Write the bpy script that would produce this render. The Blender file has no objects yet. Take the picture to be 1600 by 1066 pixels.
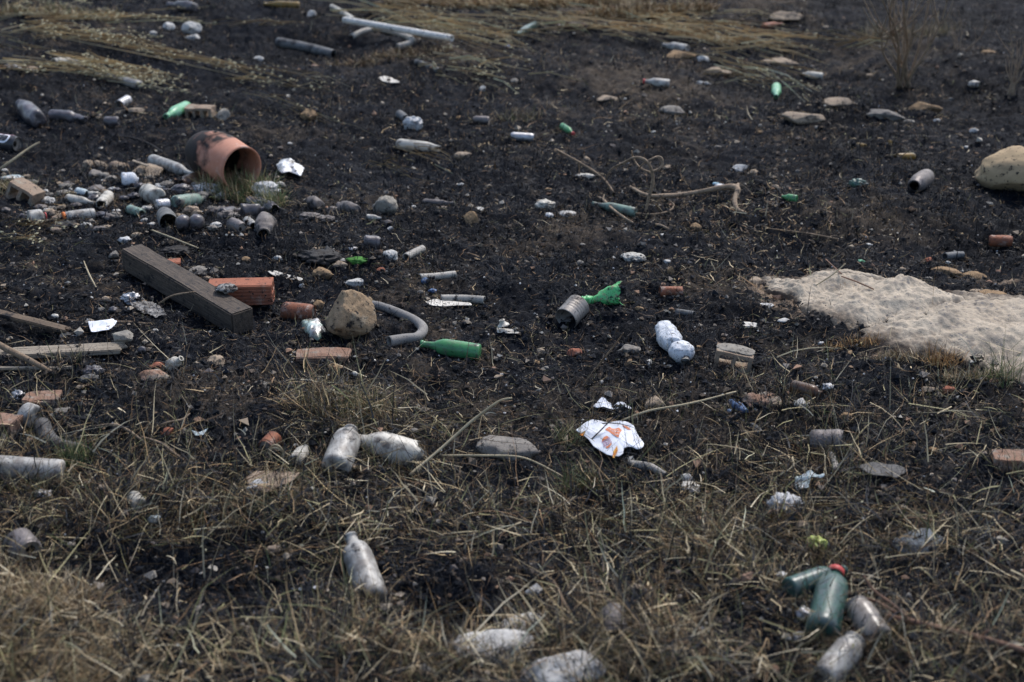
import bpy, math, random
import numpy as np
from mathutils import Matrix, Vector, Quaternion

random.seed(7)
rng = np.random.default_rng(7)
scene = bpy.context.scene
COL = scene.collection

# ------------------------------------------------------------------ camera
CAM_H = 2.6
PITCH = math.radians(24.3)
F_PX = 2222.0                      # focal length in pixels of the 1600 wide photograph
CX, CY = 800.0, 533.0
cam_d = bpy.data.cameras.new('camera')
cam_d.sensor_width = 36.0
cam_d.lens = 36.0 * F_PX / 1600.0
cam_d.clip_end = 1500
cam_d.dof.use_dof = True
cam_d.dof.focus_distance = 6.35
cam_d.dof.aperture_fstop = 1.95
cam = bpy.data.objects.new('camera', cam_d)
COL.objects.link(cam)
cam.location = (0, 0, CAM_H)
cam.rotation_euler = (math.pi / 2 - PITCH, 0, 0)
scene.camera = cam

# ------------------------------------------------------------------ light
SUN_EL, SUN_AZ = math.radians(52), math.radians(28)     # azimuth from +Y (behind the scene) towards +X
world = bpy.data.worlds.new('World')
scene.world = world
world.use_nodes = True
wn = world.node_tree
sky = wn.nodes.new('ShaderNodeTexSky')
sky.sky_type = 'NISHITA'
sky.sun_disc = False
sky.sun_elevation = SUN_EL
sky.sun_rotation = SUN_AZ
sky.air_density = 1.0
sky.dust_density = 2.5
bg = wn.nodes['Background']
bg.inputs[1].default_value = 0.13
wn.links.new(sky.outputs[0], bg.inputs[0])
sun_d = bpy.data.lights.new('sun', 'SUN')
sun_d.energy = 1.5
sun_d.angle = math.radians(11)
sun_d.color = (1.0, 0.97, 0.935)
sun = bpy.data.objects.new('sun', sun_d)
COL.objects.link(sun)
sd = Vector((math.sin(SUN_AZ) * math.cos(SUN_EL), math.cos(SUN_AZ) * math.cos(SUN_EL), math.sin(SUN_EL)))
sun.rotation_euler = sd.to_track_quat('Z', 'Y').to_euler()
scene.view_settings.view_transform = 'Standard'
scene.view_settings.look = 'None'
scene.view_settings.exposure = 0.72
scene.view_settings.gamma = 1.0
scene.view_settings.use_curve_mapping = False
scene.cycles.max_bounces = 8
scene.cycles.transmission_bounces = 6
scene.cycles.use_denoising = True
scene.cycles.caustics_refractive = False
scene.cycles.caustics_reflective = False

# ------------------------------------------------------------------ noise and terrain
PERM = rng.random((256, 256)).astype(np.float32)
PERM3 = rng.random((64, 64, 64)).astype(np.float32)

def vnoise(x, y):
    xi = np.floor(x).astype(np.int64); yi = np.floor(y).astype(np.int64)
    fx = x - xi; fy = y - yi
    fx = fx * fx * fx * (fx * (fx * 6 - 15) + 10); fy = fy * fy * fy * (fy * (fy * 6 - 15) + 10)
    a = PERM[xi & 255, yi & 255]; b = PERM[(xi + 1) & 255, yi & 255]
    c = PERM[xi & 255, (yi + 1) & 255]; d = PERM[(xi + 1) & 255, (yi + 1) & 255]
    return (a * (1 - fx) + b * fx) * (1 - fy) + (c * (1 - fx) + d * fx) * fy - 0.5

def n3(p, s=1.0, off=0.0):
    p = p * s + off
    i = np.floor(p).astype(np.int64); f = p - i
    f = f * f * (3 - 2 * f)
    r = 0
    for dx in (0, 1):
        wx = f[:, 0] if dx else 1 - f[:, 0]
        for dy in (0, 1):
            wy = f[:, 1] if dy else 1 - f[:, 1]
            for dz in (0, 1):
                wz = f[:, 2] if dz else 1 - f[:, 2]
                r = r + PERM3[(i[:, 0] + dx) & 63, (i[:, 1] + dy) & 63, (i[:, 2] + dz) & 63] * wx * wy * wz
    return r - 0.5

SP, CP = math.sin(PITCH), math.cos(PITCH)

def proj(x, y, z):
    """photo pixel of a world point (used as a map over the ground)"""
    zz = z - CAM_H
    depth = np.maximum(y * CP - zz * SP, 0.4)
    up = y * SP + zz * CP
    return CX + F_PX * x / depth, CY - F_PX * up / depth

def lumps(x, y):
    """mounds and hollows, in metres"""
    px, py = proj(x, y, np.zeros_like(x))
    def g(cx, cy, rx, ry, a):
        return a * np.exp(-((px - cx) / rx) ** 2 - ((py - cy) / ry) ** 2)
    return (g(300, 640, 150, 40, .05) + g(560, 660, 160, 40, .05) + g(250, 890, 190, 60, -.10) + g(700, 930, 130, 50, -.06)
            + g(60, 1010, 190, 70, .06) + g(1120, 620, 190, 50, .05) + g(820, 600, 250, 60, .03) + g(1450, 500, 260, 70, .05)
            + g(340, 330, 180, 30, .03) + g(600, 30, 300, 40, .06) + g(1240, 900, 60, 60, -.04))

def height(x, y):
    x = np.asarray(x, dtype=np.float64); y = np.asarray(y, dtype=np.float64)
    h = lumps(x, y)
    h = h + .05 * np.clip((y - 6) / 3, 0, 1) * vnoise(x * .5 + y * .25 + 3, y * 1.3 + x * .62)
    h = h + .14 * vnoise(x * .45 + 9, y * .45) + .09 * vnoise(x * 1.3, y * 1.3 + 5) + .055 * vnoise(x * 3.7 + 3, y * 3.7)
    return h

def micro(x, y):
    return (.034 * vnoise(x * 9, y * 9) + .028 * vnoise(x * 23, y * 23 + 7) + .022 * vnoise(x * 55 + 1, y * 55)
            + .012 * vnoise(x * 120, y * 120))

def ray(px, py):
    u = (px - CX) / F_PX; v = (CY - py) / F_PX
    return np.array([u, CP + v * SP, -SP + v * CP])

def P(px, py, h=0.0):
    """world point on the ground (raised by h) seen at a place in the photograph"""
    d = ray(px, py)
    t0 = (CAM_H - h) / -d[2]
    t = np.linspace(t0 * .8, t0 * 1.25, 900)
    z = CAM_H + d[2] * t - (height(d[0] * t, d[1] * t) + h)
    k = int(np.argmax(z < 0))
    if k == 0: k = 450
    a, b = z[k - 1], z[k]
    tt = t[k - 1] + (t[k] - t[k - 1]) * (a / (a - b + 1e-12))
    return Vector((float(d[0] * tt), float(d[1] * tt), float(CAM_H + d[2] * tt)))

def S(px, py):
    """photo pixels per metre there"""
    p = P(px, py)
    return F_PX / (p.y * CP - (p.z - CAM_H) * SP)

# ------------------------------------------------------------------ mesh helpers
def mesh_np(name, verts, faces, smooth=True, col=None, colname='Col'):
    """faces: an (n,3) or (n,4) array, or a list of lists"""
    me = bpy.data.meshes.new(name)
    if isinstance(faces, np.ndarray):
        v = np.ascontiguousarray(verts, dtype=np.float32)
        nf, k = faces.shape
        me.vertices.add(len(v)); me.vertices.foreach_set('co', v.ravel())
        me.loops.add(nf * k); me.loops.foreach_set('vertex_index', np.ascontiguousarray(faces, dtype=np.int32).ravel())
        me.polygons.add(nf)
        me.polygons.foreach_set('loop_start', np.arange(0, nf * k, k, dtype=np.int32))
        me.polygons.foreach_set('loop_total', np.full(nf, k, dtype=np.int32))
        me.update(calc_edges=True)
    else:
        me.from_pydata([tuple(map(float, q)) for q in verts], [], [tuple(int(i) for i in f) for f in faces])
        me.update()
    me.polygons.foreach_set('use_smooth', np.full(len(me.polygons), smooth, dtype=bool))
    if col is not None:
        a = me.color_attributes.new(colname, 'FLOAT_COLOR', 'POINT')
        c = np.ones((len(me.vertices), 4), dtype=np.float32); c[:, :col.shape[1]] = col
        a.data.foreach_set('color', c.ravel())
    return me

def obj(name, me, mat, parent=None, mw=None):
    o = bpy.data.objects.new(name, me)
    COL.objects.link(o)
    if me is not None and mat is not None and not me.materials: me.materials.append(mat)
    if parent is not None: o.parent = parent
    if mw is not None: o.matrix_local = mw
    return o

THINGS = []
def tag(o, label=None, cat=None, group=None, kind=None):
    if label: o['label'] = label
    if cat: o['category'] = cat
    if group: o['group'] = group
    if kind: o['kind'] = kind
    return o

def empty(name, loc=(0, 0, 0), rot=None):
    o = bpy.data.objects.new(name, None); COL.objects.link(o)
    o.location = loc
    o.empty_display_size = .1
    return o

# ------------------------------------------------------------------ materials
def mat(name, c1, c2=None, scale=20, rough=.8, soot=0.0, sscale=9, metal=0, trans=0, bump=.3, bscale=60,
        spec=.35, attr=None, sootc=(.012, .012, .014), dust=0.0, dustc=(.16, .14, .12), ior=1.45, wave=None, alpha=None):
    m = bpy.data.materials.new(name); m.use_nodes = True
    if soot > 0 and name not in ('sandstone', 'beige_boulder'): soot = soot * .8 + .16
    nt = m.node_tree; N = nt.nodes; L = nt.links
    b = N['Principled BSDF']
    tc = N.new('ShaderNodeTexCoord')
    def noise(s, det=5, r=.6, w=None):
        n = N.new('ShaderNodeTexNoise'); n.inputs['Scale'].default_value = s
        n.inputs['Detail'].default_value = det; n.inputs['Roughness'].default_value = r
        L.new(w or tc.outputs['Object'], n.inputs['Vector']); return n
    def ramp(src, a, bb):
        r = N.new('ShaderNodeMapRange'); r.inputs['From Min'].default_value = a; r.inputs['From Max'].default_value = bb
        L.new(src, r.inputs['Value']); return r.outputs[0]
    def mix(f, a, bb):
        x = N.new('ShaderNodeMix'); x.data_type = 'RGBA'
        L.new(f, x.inputs[0])
        for i, v in ((6, a), (7, bb)):
            if isinstance(v, tuple): x.inputs[i].default_value = (*v, 1)
            else: L.new(v, x.inputs[i])
        return x.outputs[2]
    if attr:
        at = N.new('ShaderNodeAttribute'); at.attribute_name = attr
        c = at.outputs['Color']
        if c2: c = mix(ramp(noise(scale).outputs[0], .35, .7), c, c2)
    else:
        v = tc.outputs['Object']
        if wave:
            mp = N.new('ShaderNodeMapping'); mp.inputs['Scale'].default_value = wave
            L.new(v, mp.inputs[0]); v = mp.outputs[0]
        n1 = noise(scale, w=v)
        c = mix(ramp(n1.outputs[0], .35, .66), c1, c2 or tuple(k * .6 for k in c1))
    if dust > 0:
        nd = noise(sscale * 1.7, 6, .65)
        c = mix(ramp(nd.outputs[0], .62 - dust * .4, .72 - dust * .3), c, dustc)
    sm = None
    if soot > 0:
        ns = noise(sscale, 7, .7)
        sm = ramp(ns.outputs[0], .72 - soot * .42, .78 - soot * .38)
        c = mix(sm, c, sootc)
        fine = ramp(noise(sscale * 7, 4, .7).outputs[0], .575 + (.045 if 'glass' in name else 0), .64 + (.04 if 'glass' in name else 0))
        c = mix(fine, c, tuple(k * 1.6 for k in sootc))
    L.new(c, b.inputs['Base Color'])
    b.inputs['Roughness'].default_value = rough
    b.inputs['Metallic'].default_value = metal
    b.inputs['IOR'].default_value = ior
    b.inputs['Specular IOR Level'].default_value = spec
    if trans:
        if sm is not None:
            k = N.new('ShaderNodeMath'); k.operation = 'MULTIPLY_ADD'
            k.inputs[1].default_value = -trans; k.inputs[2].default_value = trans
            L.new(sm, k.inputs[0]); L.new(k.outputs[0], b.inputs['Transmission Weight'])
        else: b.inputs['Transmission Weight'].default_value = trans
    if bump:
        nb = noise(bscale, 6, .65)
        bp = N.new('ShaderNodeBump'); bp.inputs['Strength'].default_value = bump; bp.inputs['Distance'].default_value = .01
        L.new(nb.outputs[0], bp.inputs['Height']); L.new(bp.outputs[0], b.inputs['Normal'])
    return m

def tint(c, j=.15):
    k = 1 + random.uniform(-j, j)
    return tuple(max(0.0, v * k) for v in c)

MT = dict(
    blade=mat('dry_blade', (.3, .25, .15), attr='Col', rough=.62, bump=0, spec=.3),
    char_blade=mat('charred_blade', (.02, .02, .02), attr='Col', rough=.55, bump=0, spec=.2),
    crumb=mat('soil_crumb', (.02, .02, .02), attr='Col', rough=.9, bump=0, spec=.15),
    shell=mat('snail_shell', (.62, .6, .55), (.45, .43, .4), rough=.45, bump=0),
    green_glass=mat('green_glass', (.12, .42, .17), (.07, .30, .11), rough=.25, trans=.35, soot=.25, sscale=22, bump=.08, spec=.5, dust=.3, dustc=(.12, .22, .13)),
    teal_glass=mat('teal_glass', (.07, .19, .155), (.045, .12, .10), rough=.3, trans=.45, soot=.12, sscale=20, bump=.1, spec=.5, dust=.4, dustc=(.13, .18, .175)),
    pale_green=mat('pale_green_glass', (.30, .42, .34), (.2, .3, .24), rough=.35, trans=.3, soot=.25, bump=.1, dust=.4),
    bright_green=mat('bright_green_plastic', (.15, .62, .24), (.07, .45, .12), scale=14, rough=.25, trans=.15, soot=.3, sscale=24, bump=.2, dust=.25, dustc=(.3, .32, .18)),
    mint=mat('mint_glass', (.35, .68, .48), (.12, .5, .2), rough=.3, trans=.3, soot=.1, bump=.1),
    clear_glass=mat('frosted_glass', (.47, .455, .42), (.31, .30, .27), rough=.42, trans=.10, soot=.3, sscale=12, bump=.12, dust=.45, dustc=(.22, .2, .18), spec=.5),
    cream_glass=mat('cream_glass', (.55, .52, .45), (.42, .39, .33), rough=.45, trans=.05, soot=.22, sscale=12, bump=.12, dust=.3),
    white_plastic=mat('white_plastic', (.78, .8, .83), (.6, .64, .7), scale=16, rough=.4, trans=.12, soot=.22, sscale=20, bump=.3, bscale=35),
    white_bag=mat('white_plastic_film', (.72, .73, .74), (.5, .5, .5), rough=.4, trans=.2, soot=.28, sscale=16, bump=.3, bscale=60),
    tan_glass=mat('dusty_tan_glass', (.33, .29, .25), (.24, .21, .18), rough=.25, trans=.25, soot=.2, sscale=12, bump=.1, dust=.3),
    brown_glass=mat('brown_glass', (.14, .07, .035), (.07, .04, .03), rough=.3, trans=.25, soot=.3, bump=.1, dust=.35),
    amber=mat('amber_glass', (.30, .18, .03), (.2, .12, .03), rough=.3, trans=.3, soot=.3, bump=.1, dust=.3, dustc=(.25, .2, .1)),
    dark_glass=mat('smoked_glass', (.05, .045, .05), (.10, .09, .095), scale=26, rough=.33, soot=.4, bump=.15, spec=.6, dust=.35, dustc=(.15, .135, .145)),
    purple_glass=mat('sooty_purple_glass', (.105, .088, .08), (.20, .175, .16), scale=22, rough=.55, soot=.4, sscale=14, bump=.35, spec=.4),
    burnt_can=mat('burnt_can', (.20, .18, .175), (.13, .115, .11), scale=18, rough=.5, metal=.35, soot=.25, sscale=16, bump=.25),
    grey_can=mat('grey_can', (.30, .28, .26), (.19, .17, .15), scale=14, rough=.5, metal=.35, soot=.25, bump=.15),
    pale_can=mat('pale_can', (.5, .5, .52), (.35, .34, .33), rough=.4, metal=.5, soot=.2, bump=.15),
    rust_can=mat('rusty_can', (.26, .09, .045), (.16, .075, .05), scale=24, rough=.6, metal=.2, soot=.28, sscale=15, bump=.3, dust=.2, dustc=(.4, .3, .25)),
    black_can=mat('black_can', (.02, .02, .024), (.05, .05, .055), rough=.35, metal=.1, bump=.05, spec=.6),
    hole=mat('painted_hole_shade', (.01, .01, .01), (.018, .016, .015), rough=.95, bump=.2, spec=.1),  # near-black colour stands in for the shade inside a can
    foil=mat('crumpled_foil', (.62, .62, .64), (.35, .34, .34), scale=40, rough=.35, metal=.85, soot=.42, sscale=35, bump=.6, bscale=90),
    ash_foil=mat('sooty_foil', (.33, .32, .3), (.14, .135, .13), scale=40, rough=.5, metal=.4, soot=.55, sscale=45, bump=.7, bscale=110),
    grey_pipe=mat('grey_plastic_pipe', (.38, .36, .32), (.28, .26, .23), scale=10, rough=.55, soot=.2, sscale=22, bump=.15),
    pale_pipe=mat('pale_plastic_pipe', (.70, .68, .63), (.55, .53, .49), rough=.5, soot=.15, bump=.1),
    hose=mat('grey_hose', (.26, .25, .235), (.19, .18, .17), scale=12, rough=.7, soot=.14, sscale=26, bump=.2),
    dark_pipe=mat('dark_pipe', (.16, .165, .165), (.09, .09, .09), rough=.6, soot=.3, bump=.2),
    terracotta=mat('terracotta', (.48, .205, .125), (.38, .16, .095), scale=8, rough=.75, soot=.1, sscale=11, bump=.1, dust=.15, dustc=(.5, .33, .26)),
    brick=mat('red_brick', (.36, .135, .08), (.27, .11, .07), scale=18, rough=.9, soot=.1, bump=.3, dust=.15, dustc=(.36, .25, .2)),
    dirty_brick=mat('weathered_brick', (.24, .135, .09), (.29, .2, .15), scale=14, rough=.95, soot=.25, sscale=14, bump=.5, dust=.3, dustc=(.27, .24, .2)),
    tan_brick=mat('mortar_covered_brick', (.30, .22, .16), (.25, .2, .15), scale=14, rough=.95, soot=.15, bump=.5, dust=.3, dustc=(.33, .3, .24)),
    mortar=mat('mortar', (.30, .28, .24), (.22, .2, .17), scale=25, rough=.95, soot=.1, bump=.6),
    boulder=mat('tan_boulder', (.36, .26, .165), (.22, .15, .09), scale=9, rough=.95, soot=.26, sscale=5.5, bump=1.0, bscale=34, dust=.2, dustc=(.44, .36, .26)),
    beige_rock=mat('beige_boulder', (.40, .30, .18), (.33, .245, .15), scale=6, rough=.9, soot=.06, sscale=5, bump=.4, bscale=20),
    grey_rock=mat('grey_rock', (.25, .23, .20), (.17, .155, .14), scale=12, rough=.95, soot=.2, bump=.7, bscale=40),
    white_rock=mat('white_rock', (.55, .54, .51), (.4, .39, .37), scale=14, rough=.9, soot=.18, bump=.7, bscale=40),
    ochre_rock=mat('ochre_rock', (.30, .2, .11), (.22, .15, .09), scale=12, rough=.95, soot=.2, bump=.6, bscale=40),
    tan_rock=mat('tan_stone', (.36, .28, .2), (.26, .21, .16), scale=16, rough=.95, soot=.2, bump=.6, bscale=50),
    slate=mat('bluish_slab', (.19, .22, .245), (.12, .135, .15), scale=14, rough=.7, soot=.25, bump=.4),
    beam=mat('dark_timber', (.115, .09, .07), (.038, .031, .026), scale=10, wave=(1, 14, 14), rough=.8, soot=.12, sscale=6, bump=.5, bscale=50),
    plank=mat('weathered_plank', (.35, .30, .235), (.18, .15, .115), scale=5, wave=(1, 22, 22), rough=.9, soot=.2, sscale=8, bump=.6, bscale=50),
    dark_plank=mat('scorched_plank', (.17, .125, .085), (.08, .06, .045), scale=5, wave=(1, 22, 22), rough=.9, soot=.3, sscale=8, bump=.6, bscale=50),
    twig=mat('dry_twig', (.27, .20, .135), (.17, .12, .08), scale=30, rough=.85, soot=.1, bump=.4, bscale=100),
    root=mat('peeled_root', (.36, .27, .185), (.22, .16, .11), scale=22, rough=.8, soot=.18, sscale=12, bump=.4),
    red_twig=mat('reddish_branch', (.24, .135, .09), (.16, .1, .07), scale=30, rough=.8, bump=.3),
    stalk=mat('straw_stalk', (.46, .39, .26), (.33, .27, .17), scale=20, rough=.7, bump=0),
    char_twig=mat('burnt_twig', (.03, .027, .026), (.015, .015, .016), rough=.7, bump=.3),
    paper=mat('white_paper', (.80, .82, .86), (.76, .78, .83), scale=9, rough=.75, bump=.1, bscale=30, spec=.2),
    orange_print=mat('orange_print', (.72, .26, .13), (.66, .22, .1), rough=.7, bump=0),
    mauve_print=mat('mauve_print', (.42, .24, .34), (.35, .2, .3), rough=.7, bump=0),
    pale_print=mat('pale_print', (.78, .74, .74), (.74, .7, .7), rough=.7, bump=0),
    sauce=mat('yellow_orange_stain', (.75, .42, .06), (.5, .14, .02), scale=60, rough=.4, bump=0),
    pink_print=mat('pink_print', (.75, .4, .5), (.7, .5, .6), rough=.5, bump=0),
    red_cap=mat('red_cap', (.5, .07, .06), (.38, .06, .06), rough=.45, bump=.1, dust=.2, dustc=(.5, .25, .22)),
    orange_cap=mat('orange_cap', (.62, .17, .03), (.5, .13, .03), rough=.5, bump=.1),
    blue=mat('blue_plastic', (.10, .17, .3), (.05, .08, .16), rough=.4, soot=.2, bump=.1),
    lightblue=mat('light_blue_plastic', (.4, .6, .7), (.3, .5, .62), rough=.4, bump=.1),
    aqua=mat('aqua_film', (.32, .42, .45), (.5, .54, .55), scale=40, rough=.4, soot=.1, bump=.2),
    yellow=mat('yellow_plastic', (.62, .55, .12), (.5, .48, .2), scale=30, rough=.4, soot=.25, bump=.1),
    lime=mat('lime_plastic', (.52, .60, .16), (.30, .36, .10), scale=30, rough=.4, soot=.3, bump=.2),
    cloth=mat('dirty_cloth', (.38, .3, .22), (.22, .16, .12), scale=14, rough=.9, soot=.2, bump=.5),
    rubber=mat('scorched_rubber', (.13, .125, .12), (.07, .067, .065), scale=14, rough=.6, soot=.3, bump=.4),
    foam=mat('pitted_foam', (.62, .6, .54), (.4, .38, .34), scale=60, rough=.95, soot=.3, sscale=60, bump=.8, bscale=80),
    bone=mat('bleached_shard', (.68, .65, .58), (.5, .47, .42), rough=.7, soot=.12, bump=.2),
    moss=mat('green_moss', (.08, .24, .04), (.04, .14, .03), rough=.9, bump=.3),
)

# ------------------------------------------------------------------ ground sheet
def ground_mat():
    m = bpy.data.materials.new('burnt_ground'); m.use_nodes = True
    nt = m.node_tree; N = nt.nodes; L = nt.links
    b = N['Principled BSDF']; tc = N.new('ShaderNodeTexCoord')
    def noise(s, det=6, r=.6):
        n = N.new('ShaderNodeTexNoise'); n.inputs['Scale'].default_value = s
        n.inputs['Detail'].default_value = det; n.inputs['Roughness'].default_value = r
        L.new(tc.outputs['Object'], n.inputs['Vector']); return n.outputs[0]
    def rng_(src, a, bb, lo=0, hi=1):
        r = N.new('ShaderNodeMapRange')
        for k, v in (('From Min', a), ('From Max', bb), ('To Min', lo), ('To Max', hi)): r.inputs[k].default_value = v
        L.new(src, r.inputs['Value']); return r.outputs[0]
    def mix(f, a, bb):
        x = N.new('ShaderNodeMix'); x.data_type = 'RGBA'; L.new(f, x.inputs[0])
        for i, v in ((6, a), (7, bb)):
            if isinstance(v, tuple): x.inputs[i].default_value = (*v, 1)
            else: L.new(v, x.inputs[i])
        return x.outputs[2]
    def math_(op, a, bb):
        x = N.new('ShaderNodeMath'); x.operation = op
        for i, v in enumerate((a, bb)):
            if isinstance(v, (int, float)): x.inputs[i].default_value = v
            else: L.new(v, x.inputs[i])
        return x.outputs[0]
    at = N.new('ShaderNodeAttribute'); at.attribute_name = 'Zone'
    sep = N.new('ShaderNodeSeparateColor'); L.new(at.outputs['Color'], sep.inputs[0])
    soil, sand = sep.outputs[0], sep.outputs[1]
    char = mix(rng_(noise(14), .35, .7), (.0045, .006, .0098), (.0105, .0135, .0205))
    char = mix(rng_(noise(1.6, 6, .6), .40, .62), (.0032, .0042, .0068), char)
    char = mix(rng_(noise(90, 4, .7), .56, .76), char, (.032, .037, .045))
    earth = mix(rng_(noise(9), .3, .7), (.036, .029, .023), (.074, .060, .047))
    earth = mix(rng_(noise(70, 5, .7), .54, .74), earth, (.17, .135, .10))
    earth = mix(rng_(noise(40, 5, .7), .54, .68), earth, (.020, .019, .019))
    f = math_('ADD', math_('ADD', soil, math_('MULTIPLY', math_('SUBTRACT', noise(5.5, 8, .65), .5), 2.2)), math_('MULTIPLY', math_('SUBTRACT', noise(1.1, 4, .6), .5), 1.3))
    f = rng_(f, .30, .72)
    c = mix(f, char, earth)
    sandc = mix(rng_(noise(12), .3, .7), (.30, .225, .16), (.20, .15, .11))
    g = rng_(math_('ADD', sand, math_('MULTIPLY', math_('SUBTRACT', noise(9, 8, .65), .5), 1.6)), .4, .62)
    c = mix(g, c, sandc)
    L.new(c, b.inputs['Base Color'])
    b.inputs['Roughness'].default_value = .78
    b.inputs['Specular IOR Level'].default_value = .09
    bp = N.new('ShaderNodeBump'); bp.inputs['Strength'].default_value = .8; bp.inputs['Distance'].default_value = .012
    hsum = math_('ADD', noise(60, 8, .7), math_('MULTIPLY', noise(260, 4, .7), .45))
    L.new(hsum, bp.inputs['Height']); L.new(bp.outputs[0], b.inputs['Normal'])
    return m

SOIL = [(700, 640, 380, 90, .75), (330, 625, 170, 50, .6), (1050, 650, 240, 70, .6), (130, 440, 170, 45, .38), (1250, 560, 180, 60, .5),
        (60, 280, 120, 60, .3), (700, 90, 160, 60, .5), (880, 170, 120, 70, .35), (1130, 210, 160, 90, .3), (640, 430, 120, 50, .4), (500, 750, 600, 70, .45),
        (1400, 800, 300, 120, .35), (900, 900, 400, 100, .4), (1500, 640, 200, 60, .4), (700, 540, 160, 50, .5), (150, 330, 160, 50, .35), (1000, 20, 400, 60, .5), (100, 60, 260, 60, .3), (1010, 130, 200, 60, .6), (1330, 340, 220, 45, .55), (880, 340, 210, 40, .5), (1400, 90, 220, 45, .4), (560, 300, 160, 35, .4), (1130, 440, 120, 30, .6), (420, 190, 150, 30, .35)]
SAND = [(1300, 470, 130, 34, .9), (1200, 450, 60, 20, .7), (1450, 560, 200, 22, .5), (1240, 500, 60, 20, .4), (1560, 425, 60, 14, .6), (1540, 590, 90, 20, .4)]
def blobs(px, py, L):
    r = np.zeros_like(px)
    for cx, cy, rx, ry, a in L: r = np.maximum(r, a * np.exp(-((px - cx) / rx) ** 2 - ((py - cy) / ry) ** 2))
    return r

yv = np.concatenate([np.linspace(-8, 2.6, 24, endpoint=False), np.exp(np.linspace(math.log(2.6), math.log(16), 760)), np.exp(np.linspace(math.log(16.4), math.log(600), 70))])
uv = np.concatenate([-1 - np.linspace(7.0, .05, 26) ** 1.7, np.linspace(-1, 1, 560), 1 + np.linspace(.05, 7.0, 26) ** 1.7])
YY, UU = np.meshgrid(yv, uv, indexing='ij')
XX = UU * (.42 * np.maximum(YY, 2.6) + .55)
ZZ = height(XX, YY) + micro(XX, YY) * np.clip(1.6 - YY / 25, 0, 1)
nr, nc = XX.shape
idx = np.arange(nr * nc).reshape(nr, nc)
quads = np.stack([idx[:-1, :-1], idx[:-1, 1:], idx[1:, 1:], idx[1:, :-1]], -1).reshape(-1, 4)
gx, gy = proj(XX.ravel(), YY.ravel(), np.zeros(nr * nc))
zone = np.stack([blobs(gx, gy, SOIL), blobs(gx, gy, SAND), np.zeros(nr * nc)], -1)
gme = mesh_np('ground', np.stack([XX.ravel(), YY.ravel(), ZZ.ravel()], -1), quads, True, zone, 'Zone')
ground = obj('ground', gme, ground_mat()); tag(ground, kind='structure')

# ------------------------------------------------------------------ blades, stalks, scatter
def blades(name, root, az, lean, length, width, bend, col, segs=4, wob=.0, matkey='blade', droop=None, flat=False):
    """ribbons that start at root, lean from the vertical by lean, and bend further by bend over their length"""
    n = len(root)
    p = root.astype(np.float64).copy()
    vs = []
    roll = rng.uniform(-1, 1, n)
    for k in range(segs + 1):
        t = k / segs
        a = az + (rng.normal(0, wob, n) if k else 0)
        th = lean + bend * t
        d = np.stack([np.sin(th) * np.cos(a), np.sin(th) * np.sin(a), np.cos(th)], -1)
        w = np.stack([-np.sin(a), np.cos(a), np.zeros(n)], -1)
        w2 = np.cross(d, w)
        ww = w * np.cos(roll)[:, None] + w2 * np.sin(roll)[:, None]
        hw = (width * .5 * (1 - t ** 1.6 * .92))[:, None]
        if k: p = p + d * (length / segs)[:, None]
        if k == segs: vs.append(p.copy())
        else: vs.append(p - ww * hw); vs.append(p + ww * hw)
    V = np.stack(vs, 1)
    if flat:   # keep litter on the ground
        g = height(V[..., 0], V[..., 1]) + micro(V[..., 0], V[..., 1])
        V[..., 2] = np.maximum(V[..., 2], g + .0015)
        lift = (V[..., 2] - g)
        V[..., 2] = g + np.minimum(lift, .03)
    else:
        g = height(V[..., 0], V[..., 1])
        V[..., 2] = np.maximum(V[..., 2], g + .002)
    m = V.shape[1]
    tri = []
    for k in range(segs - 1):
        a = 2 * k
        tri += [(a, a + 1, a + 3), (a, a + 3, a + 2)]
    a = 2 * (segs - 1)
    tri.append((a, a + 1, a + 2))
    tri = np.array(tri)
    Fc = (tri[None] + (np.arange(n) * m)[:, None, None]).reshape(-1, 3)
    C = np.repeat(col, m, axis=0)
    me = mesh_np(name, V.reshape(-1, 3), Fc, True, C)
    return obj(name, me, MT[matkey])

def scatter(n, y0=3.0, y1=15.5, power=1.0, spread=.44):
    """random ground places, thinning out with distance"""
    u = rng.random(n)
    y = (y0 ** (-power) + u * (y1 ** (-power) - y0 ** (-power))) ** (-1 / power) if power else np.exp(np.log(y0) + u * np.log(y1 / y0))
    x = rng.uniform(-1, 1, n) * (spread * y + .35)
    return x, y

TAN = np.array([(.47, .345, .19), (.57, .455, .28), (.37, .255, .13), (.28, .19, .10), (.62, .52, .35), (.23, .175, .09)])
OLV = np.array([(.17, .17, .08), (.13, .14, .06), (.24, .22, .11), (.30, .25, .13)])
BRN = np.array([(.10, .065, .04), (.16, .10, .055), (.06, .045, .032), (.2, .12, .06)])
BLK = np.array([(.0095, .0118, .016), (.016, .0185, .024), (.024, .025, .028), (.0085, .0105, .014)])
def pick(pal, n, j=.2):
    c = pal[rng.integers(0, len(pal), n)]
    return np.clip(c * (1 + rng.normal(0, j, (n, 1))), 0.004, .7)
def mixpal(n, parts):
    """parts: (weight array or number, palette)"""
    w = np.stack([np.broadcast_to(np.asarray(a, dtype=float), (n,)) for a, _ in parts], -1)
    w = w / w.sum(1, keepdims=True)
    k = (rng.random(n)[:, None] > np.cumsum(w, 1)).sum(1).clip(0, len(parts) - 1)
    c = np.zeros((n, 3))
    for i, (_, pal) in enumerate(parts):
        s = k == i
        c[s] = pick(pal, int(s.sum()))
    return c

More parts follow.
